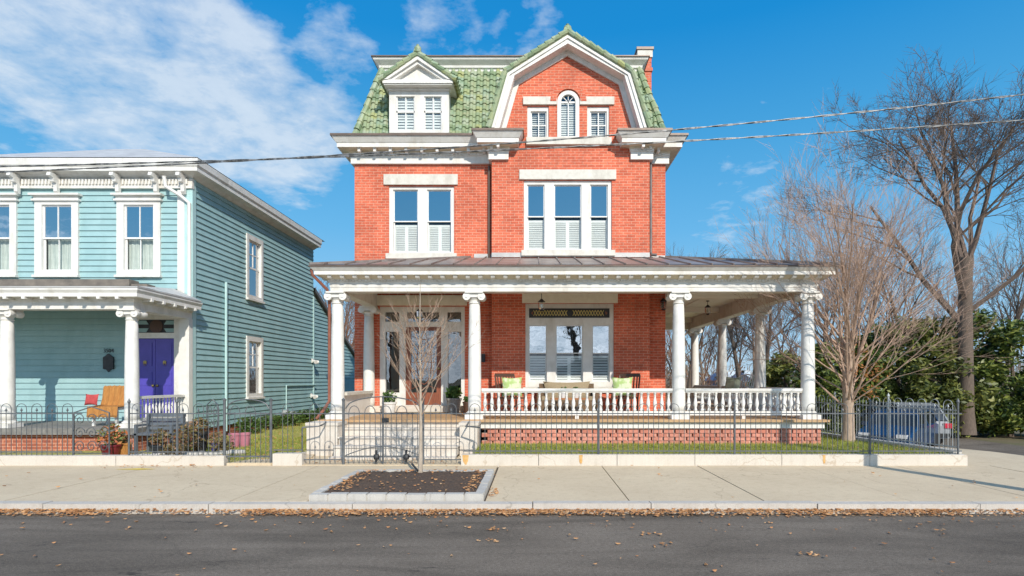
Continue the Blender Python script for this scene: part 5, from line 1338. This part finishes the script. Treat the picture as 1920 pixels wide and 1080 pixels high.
def grow(rng, tr, cr, p, d, ln, r, depth, maxd, spread, up, segs=4, kids=(3, 5), lfac=.62, rfac=.55, wob=.12, nside=(7, 5, 4, 3, 3), first=.3, tips=None, rmin=.003):
    """recursive branch; depth 0 goes to trunk, the rest to crown"""
    pts = [Vector(p)]; rad = [r]; q = Vector(p); dd = Vector(d).normalized()
    for k in range(segs):
        dd = (dd + Vector((rng.gauss(0, wob), rng.gauss(0, wob), rng.gauss(0, wob * .6))) + Vector((0, 0, up * .12))).normalized()
        q = q + dd * (ln / segs); pts.append(q.copy()); rad.append(r * (1 - (k + 1) / segs * (1 - (.35 if depth < maxd else .25))))
    (tr if depth == 0 else cr).tube(pts, rad, nside[min(depth, 4)], caps=False)
    if depth >= maxd:
        if tips is not None: tips.append(q.copy())
        return
    n = rng.randint(*kids)
    for k in range(n):
        t = first + (1 - first) * (k + rng.random() * .7) / n
        i = min(segs - 1, int(t * segs)); f = t * segs - i
        b = pts[i].lerp(pts[i + 1], min(1, f)); rr = (rad[i] + (rad[i + 1] - rad[i]) * min(1, f))
        ax = (pts[i + 1] - pts[i]).normalized(); az = rng.uniform(0, 6.283)
        o = ax.orthogonal().normalized(); o = Matrix.Rotation(az, 3, ax) @ o
        an = spread * rng.uniform(.7, 1.25)
        nd = (ax * math.cos(an) + o * math.sin(an)).normalized()
        grow(rng, tr, cr, b, nd, ln * lfac * rng.uniform(.75, 1.2) * (1.1 - .35 * t), max(rr * rfac, rmin), depth + 1, maxd, spread, up, max(2, segs - (1 if depth else 0)), kids, lfac, rfac, wob, nside, .2, tips, rmin)
def tree(name, label, cat, loc, seed, mats, group=None, trunk=((0, 0, 1), 3, .12), limbs=None, **kw):
    rng = random.Random(seed); t = thing(name, label, cat, (0, 0, 0), group)
    tr = MB(); cr = MB()
    if limbs is None: grow(rng, tr, cr, (0, 0, 0), trunk[0], trunk[1], trunk[2], 0, **kw)
    else:
        h = trunk[1]; e_ = kw.pop('tip', .85); tr.tube([(0, 0, 0), (.006, 0, h * .12), (.01, 0, h * .3), (.0, .01, h * .5), (-.012, .01, h * .72), (0, 0, h)], [trunk[2] * 1.35, trunk[2] * 1.05, trunk[2] * (1 - .3 * (1 - e_)), trunk[2] * (1 - .5 * (1 - e_)), trunk[2] * (1 - .74 * (1 - e_)), trunk[2] * e_], 10)
        for (z, az, el, ln, r) in limbs:
            d = (math.cos(az) * math.cos(el), math.sin(az) * math.cos(el), math.sin(el))
            grow(rng, tr, cr, (0, 0, z), d, ln, r, 1, **kw)
    tr.build('trunk', mats[0], t, smooth=True); cr.build('crown', mats[1], t)
    t.location = loc; return t
# the young street tree in the pit
rng = random.Random(3)
limbs = []
for k in range(30):
    z = .92 + 1.6 * k / 30; limbs.append((z, k * 2.4 + rng.uniform(-.3, .3), R(rng.uniform(42, 60)), (1.25 - .80 * k / 30) * rng.uniform(.8, 1.15), .0108 - .0035 * k / 30))
sx_ = PX(788, 9.25)
t = tree('street_sapling', 'young bare sapling with pale bark growing in the tree pit', 'tree', (sx_, 9.25, .05), 5, ('bark_pale', 'twig_brown'), trunk=((0, 0, 1), 3.15, .031), limbs=limbs, tip=.12, maxd=3, spread=R(30), up=.55, segs=4, kids=(3, 4), lfac=.52, rfac=.66, wob=.07)
# low angled prop with blue tie at its foot
MB().tube([(sx_ - .03, 9.2, .10), (sx_ - .16, 9.35, .19)], .018, 6).build('tree_prop', 'black', None, label='short dark stake with a blue end at the sapling foot', cat='stake')
# maple inside the side fence
rng = random.Random(11); limbs = []
for k in range(42):
    z = .74 + 1.55 * (k / 42) ** 1.2; el = R(rng.uniform(24, 68)) if k % 3 else R(rng.uniform(56, 82))
    limbs.append((z, k * 2.399 + rng.uniform(-.3, .3), el, rng.uniform(2.8, 4.2) * (.85 if el < R(48) else (1.0 if k % 3 else 1.06)), rng.uniform(.015, .034)))
mt_ = tree('maple_tree', 'bare many stemmed tan maple growing beside the side fence', 'tree', (7.28, 12.9, .15), 12, ('bark_tan', 'twig_tan'), trunk=((0, 0, 1), 2.3, .125), limbs=limbs, maxd=4, spread=R(31), up=.65, segs=5, kids=(5, 6), lfac=.54, rfac=.55, wob=.10)
M['rustleaf'] = leaf_mat('clinging rust leaves', [(0.0, (0.32, 0.12, 0.03)), (1.0, (0.60, 0.28, 0.09))], 4, .3)
m_ = MB(); 
for c in ((7.55, 12.8, 1.75), (7.62, 12.7, 1.35), (7.5, 12.9, 2.2), (7.9, 12.8, 1.75)): leaves(m_, c, .26, 60, .04)
m_.build('clinging_leaves', 'rustleaf', mt_)
# big dark tree beyond
bigkw = dict(maxd=5, spread=R(40), up=.35, segs=5, kids=(5, 7), lfac=.60, rfac=.56, wob=.16, first=.35, rmin=.008)
tree('shade_tree', 'tall dark bare shade tree spreading high behind the maple at the right', 'tree', (18.6, 24.0, H(18.6, 24)), 21, ('bark_dark', 'twig_dark'), trunk=((0, 0, 1), 7.6, .30),
     limbs=[(4.6, R(184), R(50), 6.6, .15), (5.6, R(205), R(62), 7.0, .14), (6.3, R(20), R(52), 6.0, .13), (6.8, R(150), R(70), 7.0, .13), (7.2, R(330), R(62), 6.0, .12), (7.5, R(175), R(78), 7.4, .14), (7.4, R(60), R(80), 6.8, .12), (5.2, R(345), R(45), 5.5, .11)], **bigkw)
# bare trees beyond the side street (two kinds, copied)
bk_ = dict(maxd=4, spread=R(34), up=.6, segs=4, kids=(5, 7), lfac=.6, rfac=.55, wob=.12, first=.3, rmin=.008)
A = tree('bare_tree', 'bare brown tree beyond the side porch', 'tree', (0, 0, 0), 31, ('bark_dark', 'twig_dark'), trunk=((0, 0, 1), 6.0, .2), group='bare trees in the background', **bk_)
B = tree('bare_tree', 'bare rusty tree in the background', 'tree', (0, 0, 0), 37, ('bark_tan', 'twig_rust'), trunk=((.05, 0, 1), 5.0, .16), group='bare trees in the background', **bk_)
spots = [(1290, 30, A, 1.0, 'thin dark bare tree seen between the rear porch columns'), (1345, 38, B, 1.3, 'rusty bare tree seen between the two rear porch columns'), (1392, 34, A, 1.1, 'dark bare tree directly behind the white garden armchair'), (1440, 42, A, 1.35, 'straight dark bare tree left of the front corner column'), (1475, 36, B, 1.1, 'rusty bare tree just left of the corner column'),
         (1540, 40, A, 1.4, 'dark bare tree rising behind the maple crown'), (1620, 44, B, 1.6, 'rusty tree behind the evergreens right of the maple'), (1700, 40, A, 1.5, 'dark tree behind the evergreens near the shade tree'), (1800, 38, B, 1.4, 'rusty tree above the parked cars'), (1880, 42, A, 1.5, 'dark bare tree at the far right edge'),
         (655, 40, B, 1.25, 'rusty bare tree in the gap between the two houses'), (640, 52, A, 1.3, 'dark bare tree far back in the gap between the houses'), (672, 34, B, .85, 'small rusty tree beside the left porch column'), (1265, 45, B, 1.2, 'rusty bare tree against the brick corner'), (1320, 50, B, 1.3, 'far rusty tree between the rear columns'), (1415, 55, B, 1.4, 'far rusty tree behind the armchair')]
usedA = usedB = False
for i, (px, Y, src, s, lab) in enumerate(spots):
    if src is A and not usedA: o = A; usedA = True
    elif src is B and not usedB: o = B; usedB = True
    else: o = copy_tree(src)
    x = PX(px, Y); o.location = (x, Y, H(x, Y) - .15); o.rotation_euler.z = i * 1.3; o.scale = (s * .85, s * .85, s); o['label'] = lab
# evergreen shrubs
M['evergreen'] = leaf_mat('dark evergreen leaves', [(0.0, (0.014, 0.030, 0.008)), (.35, (0.05, 0.085, 0.017)), (.62, (0.15, 0.19, 0.032)), (1.0, (0.38, 0.37, 0.08))], .55, .2, .45)
M['evergreen2'] = leaf_mat('olive evergreen leaves', [(0.0, (0.03, 0.045, 0.012)), (.45, (0.11, 0.135, 0.03)), (.75, (0.24, 0.25, 0.055)), (1.0, (0.42, 0.34, 0.09))], .6, .25, .5)
def evergreen(label, px, Y, h, w, mat, seed, n=2600):
    rng = random.Random(seed); x = PX(px, Y); z0 = H(x, Y) - .2
    t = thing('evergreen_bush', label, 'bush', (x, Y, z0), 'evergreen screen beyond the side street')
    m_ = MB().tube([(x, Y, z0), (x + .1, Y, z0 + h * .5), (x, Y, z0 + h * .8)], [.12, .08, .03], 6); m_.build('trunk', 'bark_dark', t)
    m_ = MB()
    clumps = []
    for k in range(80):
        u = rng.random() ** 1.15; zz = h * (.05 + .9 * u); rr = w * (1 - u ** 2.4 * .75) * rng.uniform(.25, 1.0); a = rng.uniform(0, 6.283)
        clumps.append((x + math.cos(a) * rr, Y + math.sin(a) * rr * .8, z0 + zz, rng.uniform(.26, .55) * w * .42))
    per = n // len(clumps)
    for (cx, cy, cz, cr) in clumps:
        for k in range(per):
            d = Vector((rng.gauss(0, 1), rng.gauss(0, 1), rng.gauss(0, .8))).normalized() * cr * rng.random() ** .4
            p = Vector((cx, cy, cz)) + d
            a = Vector((rng.gauss(0, 1), rng.gauss(0, 1), rng.gauss(-.3, .6))).normalized(); b = (Matrix.Rotation(rng.uniform(0, 6.28), 3, a) @ a.orthogonal().normalized())
            s = rng.uniform(.07, .17)
            m_.add([p - a * s, p + b * s * .42, p + a * s, p - b * s * .42], [(0, 1, 2, 3)])
    m_.build('foliage', mat, t)
for (px, Y, h, w, mt2, sd, lab) in ((1470, 27, 3.6, 1.9, 'evergreen2', 1, 'olive green bush framed between the side column and the corner column'), (1545, 25, 3.9, 1.8, 'evergreen', 2, 'dark evergreen just right of the corner column'), (1610, 27, 4.6, 2.0, 'evergreen', 3, 'dark evergreen behind the maple trunk'),
                                    (1680, 26, 5.2, 2.1, 'evergreen', 4, 'tall evergreen behind the blue car'), (1745, 25, 5.0, 2.0, 'evergreen2', 5, 'olive evergreen above the grey car'), (1820, 26, 5.4, 2.2, 'evergreen', 6, 'dark evergreen right of the grey car'), (1895, 25, 5.0, 2.0, 'evergreen', 7, 'rightmost dark evergreen at the picture edge'), (1430, 31, 2.6, 1.6, 'evergreen2', 8, 'low olive bush seen through the middle of the side porch')):
    evergreen(lab, px, Y, h * 1.06, w * 1.22, mt2, sd, 9600 if px > 1500 else 6000)
# far wood closing the horizon
M['farwood'] = leaf_mat('distant bare wood', [(0.0, (0.075, 0.058, 0.045)), (.5, (0.13, 0.10, 0.078)), (1.0, (0.20, 0.155, 0.12))], .05, .1)
m_ = MB(); rng = random.Random(77)
for k in range(24000):
    x = rng.uniform(-75, 150); y = rng.uniform(70, 100); hh = 5 + 3.0 * math.sin(x * .12) + 2 * math.sin(x * .31 + 1)
    z = -.8 + abs(rng.gauss(0, .5)) * hh; a = Vector((rng.gauss(0, .45), rng.gauss(0, .3), 1)).normalized(); b = Vector((a.z, 0, -a.x)); s = rng.uniform(.5, 1.5); wd = rng.uniform(.02, .06) if k % 4 else rng.uniform(.08, .16)
    p = Vector((x, y, z)); m_.add([p - a * s, p + b * wd, p + a * s, p - b * wd], [(0, 1, 2, 3)])
m_.build('far_wood', 'farwood', None, label='distant brown winter wood along the horizon', cat='wood', kind='stuff')
# low brush behind the porch
M['brush'] = leaf_mat('rusty brush leaves', [(0.0, (0.10, 0.05, 0.03)), (.5, (0.22, 0.11, 0.06)), (1.0, (0.40, 0.22, 0.12))], 1, .2)
m_ = MB(); rng = random.Random(5)
for k in range(5200):
    px = rng.choice((rng.uniform(1240, 1500), rng.uniform(1240, 1420), rng.uniform(560, 700))); Y = rng.uniform(27, 36); x = PX(px, Y); z = H(x, Y) - .2 + abs(rng.gauss(0, 1.15))
    p = Vector((x, Y, z)); a = Vector((rng.gauss(0, .5), rng.gauss(0, .5), 1)).normalized(); b = a.orthogonal().normalized(); b = Matrix.Rotation(rng.uniform(0, 6.28), 3, a) @ b; s = rng.uniform(.1, .34)
    m_.add([p - a * s, p + b * .016, p + a * s, p - b * .016], [(0, 1, 2, 3)])
    if k % 3 == 0:
        s = .07; q = p + a * .2; m_.add([q - a * s, q + b * s * .6, q + a * s, q - b * s * .6], [(0, 1, 2, 3)])
m_.build('brushwood', 'brush', None, label='rusty tangled brush growing behind the houses', cat='brush', kind='stuff')

# ================================================================== FAR HOUSES
M['farblue'] = pm('blue grey house paint', (0.12, 0.15, 0.25), (0.09, 0.12, 0.2), 3, .7)
M['farwhite'] = pm('far white house paint', (0.62, 0.62, 0.60), (0.54, 0.54, 0.53), 3, .7)
def far_house(label, x0, x1, y, d, h, rise, wm, rm):
    t = thing('far_house', label, 'house', ((x0 + x1) / 2, y, -.2))
    MB().box(x0, x1, y, y + d, -.6, h).build('wall', wm, t)
    cx = (x0 + x1) / 2
    MB().prism([(x0 - .3, h), (x1 + .3, h), (cx, h + rise)], 'y', y - .3, y + d + .3).build('roof', rm, t)
    for k in range(3):
        x = x0 + (x1 - x0) * (k + .5) / 3
        f = MB().box(x - .45, x + .45, y - .05, y - .005, 1.0, 2.4).build('window', 'sash', t)
        MB().box(x - .36, x + .36, y - .065, y - .051, 1.08, 2.32).build('pane', 'glass_dark', f)
far_house('small blue grey house far behind the side porch', PX(1366, 48), PX(1406, 48), 48, 6, 1.5, .8, 'farblue', 'farblue')
far_house('small white house far back between the two houses', PX(632, 36), PX(663, 36), 36, 5, 2.6, .9, 'farwhite', 'grey_roof')

# ================================================================== CARS
M['blue_paint'] = pm('blue car paint', (0.007, 0.034, 0.095), (0.006, 0.030, 0.085), 2, .25, spec=.8)
M['grey_paint'] = pm('silver grey car paint', (0.26, 0.265, 0.27), (0.22, 0.225, 0.23), 2, .28, spec=.8)
M['rubber'] = pm('tyre rubber', (0.02, 0.02, 0.02), None, 8, .8)
M['alloy'] = pm('alloy wheel', (0.45, 0.46, 0.47), None, 8, .35, metal=.8)
M['carglass'] = pm('tinted car glass', (0.015, 0.018, 0.02), (0.02, 0.024, 0.028), 2, .06, spec=.9)
M['tail_red'] = pm('red tail lamp', (0.60, 0.02, 0.05), (0.5, 0.015, 0.04), 8, .25)
M['lamp_white'] = pm('clear head lamp', (0.80, 0.80, 0.80), None, 8, .15)
def car(name, label, paint, loc, rotz, length=4.3, width=1.74, height=1.45):
    t = thing(name, label, 'car', (0, 0, 0))
    # side profile (x forward), lofted over the width with tumblehome
    hx = length / 2
    low = [(-hx, .45), (-hx + .02, .75), (-hx + .12, .92), (-hx + .7, .98), (hx - 1.15, .95), (hx - .35, .82), (hx - .04, .66), (hx, .45), (hx - .05, .28), (-hx + .05, .28)]
    m_ = MB(); secs = []
    for (y, sx, dz) in ((-width / 2, .965, -.03), (-width / 2 + .06, .99, 0), (0, 1.0, .015), (width / 2 - .06, .99, 0), (width / 2, .965, -.03)):
        secs.append([(x * sx, y, z + (dz if z > .5 else 0)) for x, z in low])
    n = len(low); vs = [v for s in secs for v in s]; fs = []
    for i in range(4):
        for k in range(n): fs.append((i * n + k, i * n + (k + 1) % n, (i + 1) * n + (k + 1) % n, (i + 1) * n + k))
    fs += [tuple(range(n)), tuple(reversed(range(4 * n, 5 * n)))]
    m_.add(vs, fs)
    # cabin roof and pillars
    cab = [(-hx + .22, .95), (-hx + .62, height - .06), (-hx + 1.0, height), (.35, height - .03), (hx - 1.15, .93)]
    w0, w1 = width / 2 - .05, width / 2 - .2
    def cy(z): return w0 + (w1 - w0) * (z - .95) / (height - .95)
    roof = [(-hx + .60, height - .08), (-hx + 1.0, height), (.35, height - .02), (.50, height - .12)]
    m_.add([(x, s * (cy(z)), z) for s in (-1, 1) for x, z in roof], [(0, 1, 5, 4), (1, 2, 6, 5), (2, 3, 7, 6)])
    for s in (-1, 1):
        for (a, b) in ((cab[0], roof[0]), (cab[4], roof[3]), ((-.25, .96), (-.2, height - .03))): m_.bar((a[0], s * cy(a[1]), a[1]), (b[0], s * cy(b[1]), b[1]), .07, .05)
        m_.bar((roof[0][0], s * cy(roof[0][1]), roof[0][1]), (roof[1][0], s * cy(roof[1][1]), roof[1][1]), .05); m_.bar((roof[1][0], s * cy(height), height - .01), (roof[2][0], s * cy(height), height - .03), .05)
    b = m_.build('body', paint, t)
    for s in (-1, 1):
        MB().add([(x, s * (cy(z) - .015), z) for x, z in ((cab[0][0] + .05, .95), (roof[0][0] + .02, height - .09), (roof[1][0], height - .03), (roof[2][0], height - .05), (hx - 1.2, .94))], [(0, 1, 2, 3, 4)]).build('side_window', 'carglass', t)
    for (lo, hi, lab) in ((cab[4], roof[3], 'windscreen'), (cab[0], roof[0], 'rear_window')):
        MB().add([(lo[0], -cy(lo[1]) + .05, lo[1] + .01), (lo[0], cy(lo[1]) - .05, lo[1] + .01), (hi[0], cy(hi[1]) - .04, hi[1]), (hi[0], -cy(hi[1]) + .04, hi[1])], [(0, 1, 2, 3)]).build(lab, 'carglass', t)
    for x in (-hx + .78, hx - .82):
        for s in (-1, 1):
            w = MB().lathe([(.18, -.1), (.29, -.1), (.31, -.06), (.31, .06), (.29, .1), (.18, .1)], 20).xform(Matrix.Translation((x, s * (width / 2 - .09), .31)) @ Matrix.Rotation(R(90), 4, 'X')).build('wheel', 'rubber', t)
            r = MB().lathe([(.0, -.07), (.19, -.09), (.2, 0), (.19, .09), (.0, .07)], 14).xform(Matrix.Translation((x, s * (width / 2 - .08), .31)) @ Matrix.Rotation(R(90), 4, 'X')).build('rim', 'alloy', w)
    for s in (-1, 1):
        MB().box(hx - .16, hx - .01, s * (width / 2 - .28) - .16, s * (width / 2 - .28) + .16, .60, .72).build('headlight', 'lamp_white', t)
        MB().box(-hx - .012, -hx + .1, s * (width / 2 - .16) - .13, s * (width / 2 - .16) + .13, .68, .86).build('tail_light', 'tail_red', t)
        MB().box(.72, .86, s * (width / 2 + .07) - .07, s * (width / 2 + .07) + .07, .92, 1.05).build('mirror', paint, t)
    MB().box(hx - .02, hx + .03, -width / 2 + .2, width / 2 - .2, .34, .44).build('bumper', 'rubber', t); MB().box(-hx - .03, -hx + .02, -width / 2 + .1, width / 2 - .1, .36, .48).build('bumper', 'rubber', t)
    MB().box(-hx - .02, -hx - .013, -.26, .26, .60, .73).build('number_plate', 'lamp_white', t)
    t.location = loc; t.rotation_euler.z = rotz; return t
x = PX(1690, 20.5); car('parked_car', 'blue parked car half hidden behind the side street fence', 'blue_paint', (x, 20.6, H(x, 20.5) - .24), R(222), 4.0, 1.72, 1.46)
x = PX(1768, 20.5); car('parked_car', 'silver grey parked car with red tail lamps at the right', 'grey_paint', (x, 23.2, H(x, 23) - .15), R(84), 4.4, 1.8, 1.58)

# ================================================================== UTILITY POLES AND WIRES
M['polewood'] = bark('weathered pole wood', (0.19, 0.14, 0.10), (0.12, 0.085, 0.06))
M['cable'] = pm('twisted grey aluminium cable', (0.10, 0.10, 0.10), (0.25, 0.25, 0.25), 14, .45, metal=.4, lo=.45, hi=.55)
M['cable_black'] = pm('black insulated cable', (0.03, 0.03, 0.033), (0.055, 0.055, 0.06), 14, .5)
PXL, PYL = 7.43, 7.42
def pole(label, x, y, h):
    t = thing('utility_pole', label, 'utility pole', (x, y, 0), 'street utility poles')
    MB().tube([(x, y, -.1), (x, y, h)], [.135, .09], 12).build('pole', 'polewood', t, smooth=True)
    MB().box(x - .9, x + .9, y - .05, y + .05, h - .7, h - .58).build('crossarm', 'polewood', t)
    for k in (-.8, -.3, .3, .8): MB().lathe([(.04, 0), (.05, .05), (.03, .1), (.0, .12)], 8, (x + k, y, h - .58)).build('insulator', 'ceramic', t)
pole('wooden utility pole on the kerb at the right', PXL, PYL, 9.5)
pole('wooden utility pole down the street at the left', -34.0, PYL, 9.5)
def wire(label, z0, z1, sag, r, y=PYL, y1=None, mat='cable', twist=True, ends=(PXL, -34.0)):
    n = 150; pts = []; x0, x1 = ends; y1 = y if y1 is None else y1
    for k in range(n + 1):
        u = k / n; pts.append((x0 + (x1 - x0) * u, y + (y1 - y) * u, z0 + (z1 - z0) * u - 4 * sag * u * (1 - u)))
    m_ = MB()
    if twist:
        for ph in (0, math.pi):
            pp_ = []
            for k in range(n * 3 + 1):
                u = k / (n * 3); a = u * 90 * 6.283 / 2 + ph
                pp_.append((x0 + (x1 - x0) * u, y + (y1 - y) * u + math.cos(a) * r * .8, z0 + (z1 - z0) * u - 4 * sag * u * (1 - u) + math.sin(a) * r * .8))
            m_.tube(pp_, r * .72, 5)
    else: m_.tube(pts, r, 5)
    m_.build('overhead_wire', mat, None, label=label, cat='wire')
wire('upper twisted grey cable crossing in front of the gable', 5.50, 5.4, 1.21, .009)
wire('lower twisted grey cable crossing above the second floor window', 5.12, 5.2, .78, .009)

# ---- across the street: seen only mirrored in the panes
for i, (x, y, s, lab) in enumerate(((-5.5, -19, 1.3, 'bare tree across the street mirrored in the left porch panes'), (4.5, -24, 1.5, 'bare tree across the street mirrored in the middle porch pane'), (-12.0, -20, 1.4, 'bare tree across the street opposite the clapboard house'))):
    o = copy_tree(A); o.location = (x, y, 0); o.scale = (s, s, s); o.rotation_euler.z = 2 + i; o['label'] = lab
far_house('white house across the street mirrored in the window panes', 1.5, 12.0, -36, 7, 2.6, 1.6, 'farwhite', 'dark_roof')

# ================================================================== LIGHT, SKY, CAMERA
AZ = R(21); EL = R(33.5)
to_sun = Vector((math.sin(AZ) * math.cos(EL), -math.cos(AZ) * math.cos(EL), math.sin(EL)))
sd = bpy.data.lights.new('sun', 'SUN'); sd.energy = 4.5; sd.angle = R(.5); sd.color = (1.0, .93, .82)
so_ = bpy.data.objects.new('sun', sd); COL.objects.link(so_); so_.rotation_euler = (-to_sun).to_track_quat('-Z', 'Y').to_euler(); so_.location = (10, -20, 20)
w = bpy.data.worlds.new('World'); sc.world = w; w.use_nodes = True
nt = w.node_tree; nt.nodes.clear()
out = N(nt, 'ShaderNodeOutputWorld'); bg = N(nt, 'ShaderNodeBackground'); nt.links.new(bg.outputs[0], out.inputs[0]); bg.inputs[1].default_value = .15
sky = N(nt, 'ShaderNodeTexSky', sky_type='NISHITA'); sky.sun_disc = False; sky.sun_elevation = EL; sky.sun_rotation = math.atan2(to_sun.x, to_sun.y)
sky.air_density = 1.0; sky.dust_density = .4; sky.ozone_density = 2.0; sky.altitude = 50
tc_ = N(nt, 'ShaderNodeTexCoord'); gen = tc_.outputs['Generated']
sep = N(nt, 'ShaderNodeSeparateXYZ'); nt.links.new(gen, sep.inputs[0]); zc_ = sep.outputs[2]
k_ = 1 / .15
grad = ramp(nt, zc_, [(p_, tuple(v * k_ for v in c_)) for p_, c_ in ((0.0, (.48, .68, .87)), (.12, (.27, .58, .86)), (.25, (.13, .47, .83)), (.39, (.055, .37, .75)), (.525, (.003, .27, .69)), (1.0, (.0, .17, .52)))])
skc = mix_c(nt, .93, sky.outputs[0], grad)
# thin cloud layer on a plane overhead
den = math_n(nt, 'MAXIMUM', math_n(nt, 'ADD', zc_, .12), .05)
dv = N(nt, 'ShaderNodeCombineXYZ'); nt.links.new(math_n(nt, 'DIVIDE', sep.outputs[0], den), dv.inputs[0]); nt.links.new(math_n(nt, 'DIVIDE', sep.outputs[1], den), dv.inputs[1])
n1 = noise(nt, dv.outputs[0], 2.1, 9, .62, .35); n2 = noise(nt, dv.outputs[0], 6.5, 8, .6, .3)
n3 = noise(nt, dv.outputs[0], 19, 6, .6, .2)
nn = math_n(nt, 'ADD', math_n(nt, 'ADD', math_n(nt, 'MULTIPLY', n1, .40), math_n(nt, 'MULTIPLY', n2, .40)), math_n(nt, 'MULTIPLY', n3, .20))
mask = None
def skydir(px, py): return Vector(((px - CX) / F, 1, (CY - py) / F)).normalized()
for (px, py, rad, amt) in ((230, 90, 12, .19), (370, 180, 10, .19), (520, 215, 8, .15), (150, -20, 12, .13), (640, 75, 4, .17), (840, 60, 6, .14), (990, 62, 4, .14), (560, 325, 5, .11), (1400, 375, 6, .10), (1330, 470, 4, .09), (60, 120, 9, .09), (640, 250, 5, .12)):
    d = skydir(px, py)
    dp = N(nt, 'ShaderNodeVectorMath', operation='DOT_PRODUCT'); nt.links.new(gen, dp.inputs[0]); dp.inputs[1].default_value = d
    mr = N(nt, 'ShaderNodeMapRange', interpolation_type='SMOOTHSTEP'); nt.links.new(dp.outputs['Value'], mr.inputs[0])
    mr.inputs[1].default_value = math.cos(R(rad)); mr.inputs[2].default_value = 1.0 - (1 - math.cos(R(rad))) * .12; mr.inputs[3].default_value = 0; mr.inputs[4].default_value = amt
    mask = mr.outputs[0] if mask is None else math_n(nt, 'ADD', mask, mr.outputs[0])
# cloud behind the camera, bands added and brightened to fill the porch shade
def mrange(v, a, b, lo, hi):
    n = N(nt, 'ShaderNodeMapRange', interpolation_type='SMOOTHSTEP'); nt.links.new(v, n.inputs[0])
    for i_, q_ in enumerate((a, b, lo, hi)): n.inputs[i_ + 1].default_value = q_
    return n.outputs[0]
back_fill = mrange(sep.outputs[1], .05, -.5, 0, 1)
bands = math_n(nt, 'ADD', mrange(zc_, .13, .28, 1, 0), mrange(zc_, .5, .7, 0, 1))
back_fill = math_n(nt, 'MULTIPLY', back_fill, bands)
mask = math_n(nt, 'ADD', mask, math_n(nt, 'MULTIPLY', back_fill, .26))
cf = math_n(nt, 'SUBTRACT', math_n(nt, 'ADD', nn, math_n(nt, 'MINIMUM', mask, .30)), .612)
cf = ramp(nt, math_n(nt, 'MULTIPLY', cf, 4.2), [(0.0, 0.0), (.5, .44), (1.0, .76)])
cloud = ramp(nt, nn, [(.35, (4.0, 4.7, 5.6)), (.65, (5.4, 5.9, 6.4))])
cl = N(nt, 'ShaderNodeVectorMath', operation='SCALE'); nt.links.new(cloud, cl.inputs[0]); nt.links.new(math_n(nt, 'ADD', 1.0, math_n(nt, 'MULTIPLY', back_fill, 2.2)), cl.inputs['Scale'])
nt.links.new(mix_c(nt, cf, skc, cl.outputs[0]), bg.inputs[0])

cam = bpy.data.cameras.new('camera'); co = bpy.data.objects.new('camera', cam); COL.objects.link(co)
co.location = (0, 0, EYE); co.rotation_euler = (R(90), 0, 0)
cam.sensor_width = 36; cam.lens = F / 1920 * 36; cam.shift_x = -(CX - 960) / 1920; cam.shift_y = (CY - 540) / 1920
cam.clip_start = .1; cam.clip_end = 4000
sc.camera = co
sc.view_settings.view_transform = 'Standard'; sc.view_settings.look = 'None'; sc.view_settings.exposure = 0; sc.view_settings.gamma = 1
sc.cycles.max_bounces = 8; sc.cycles.transparent_max_bounces = 16
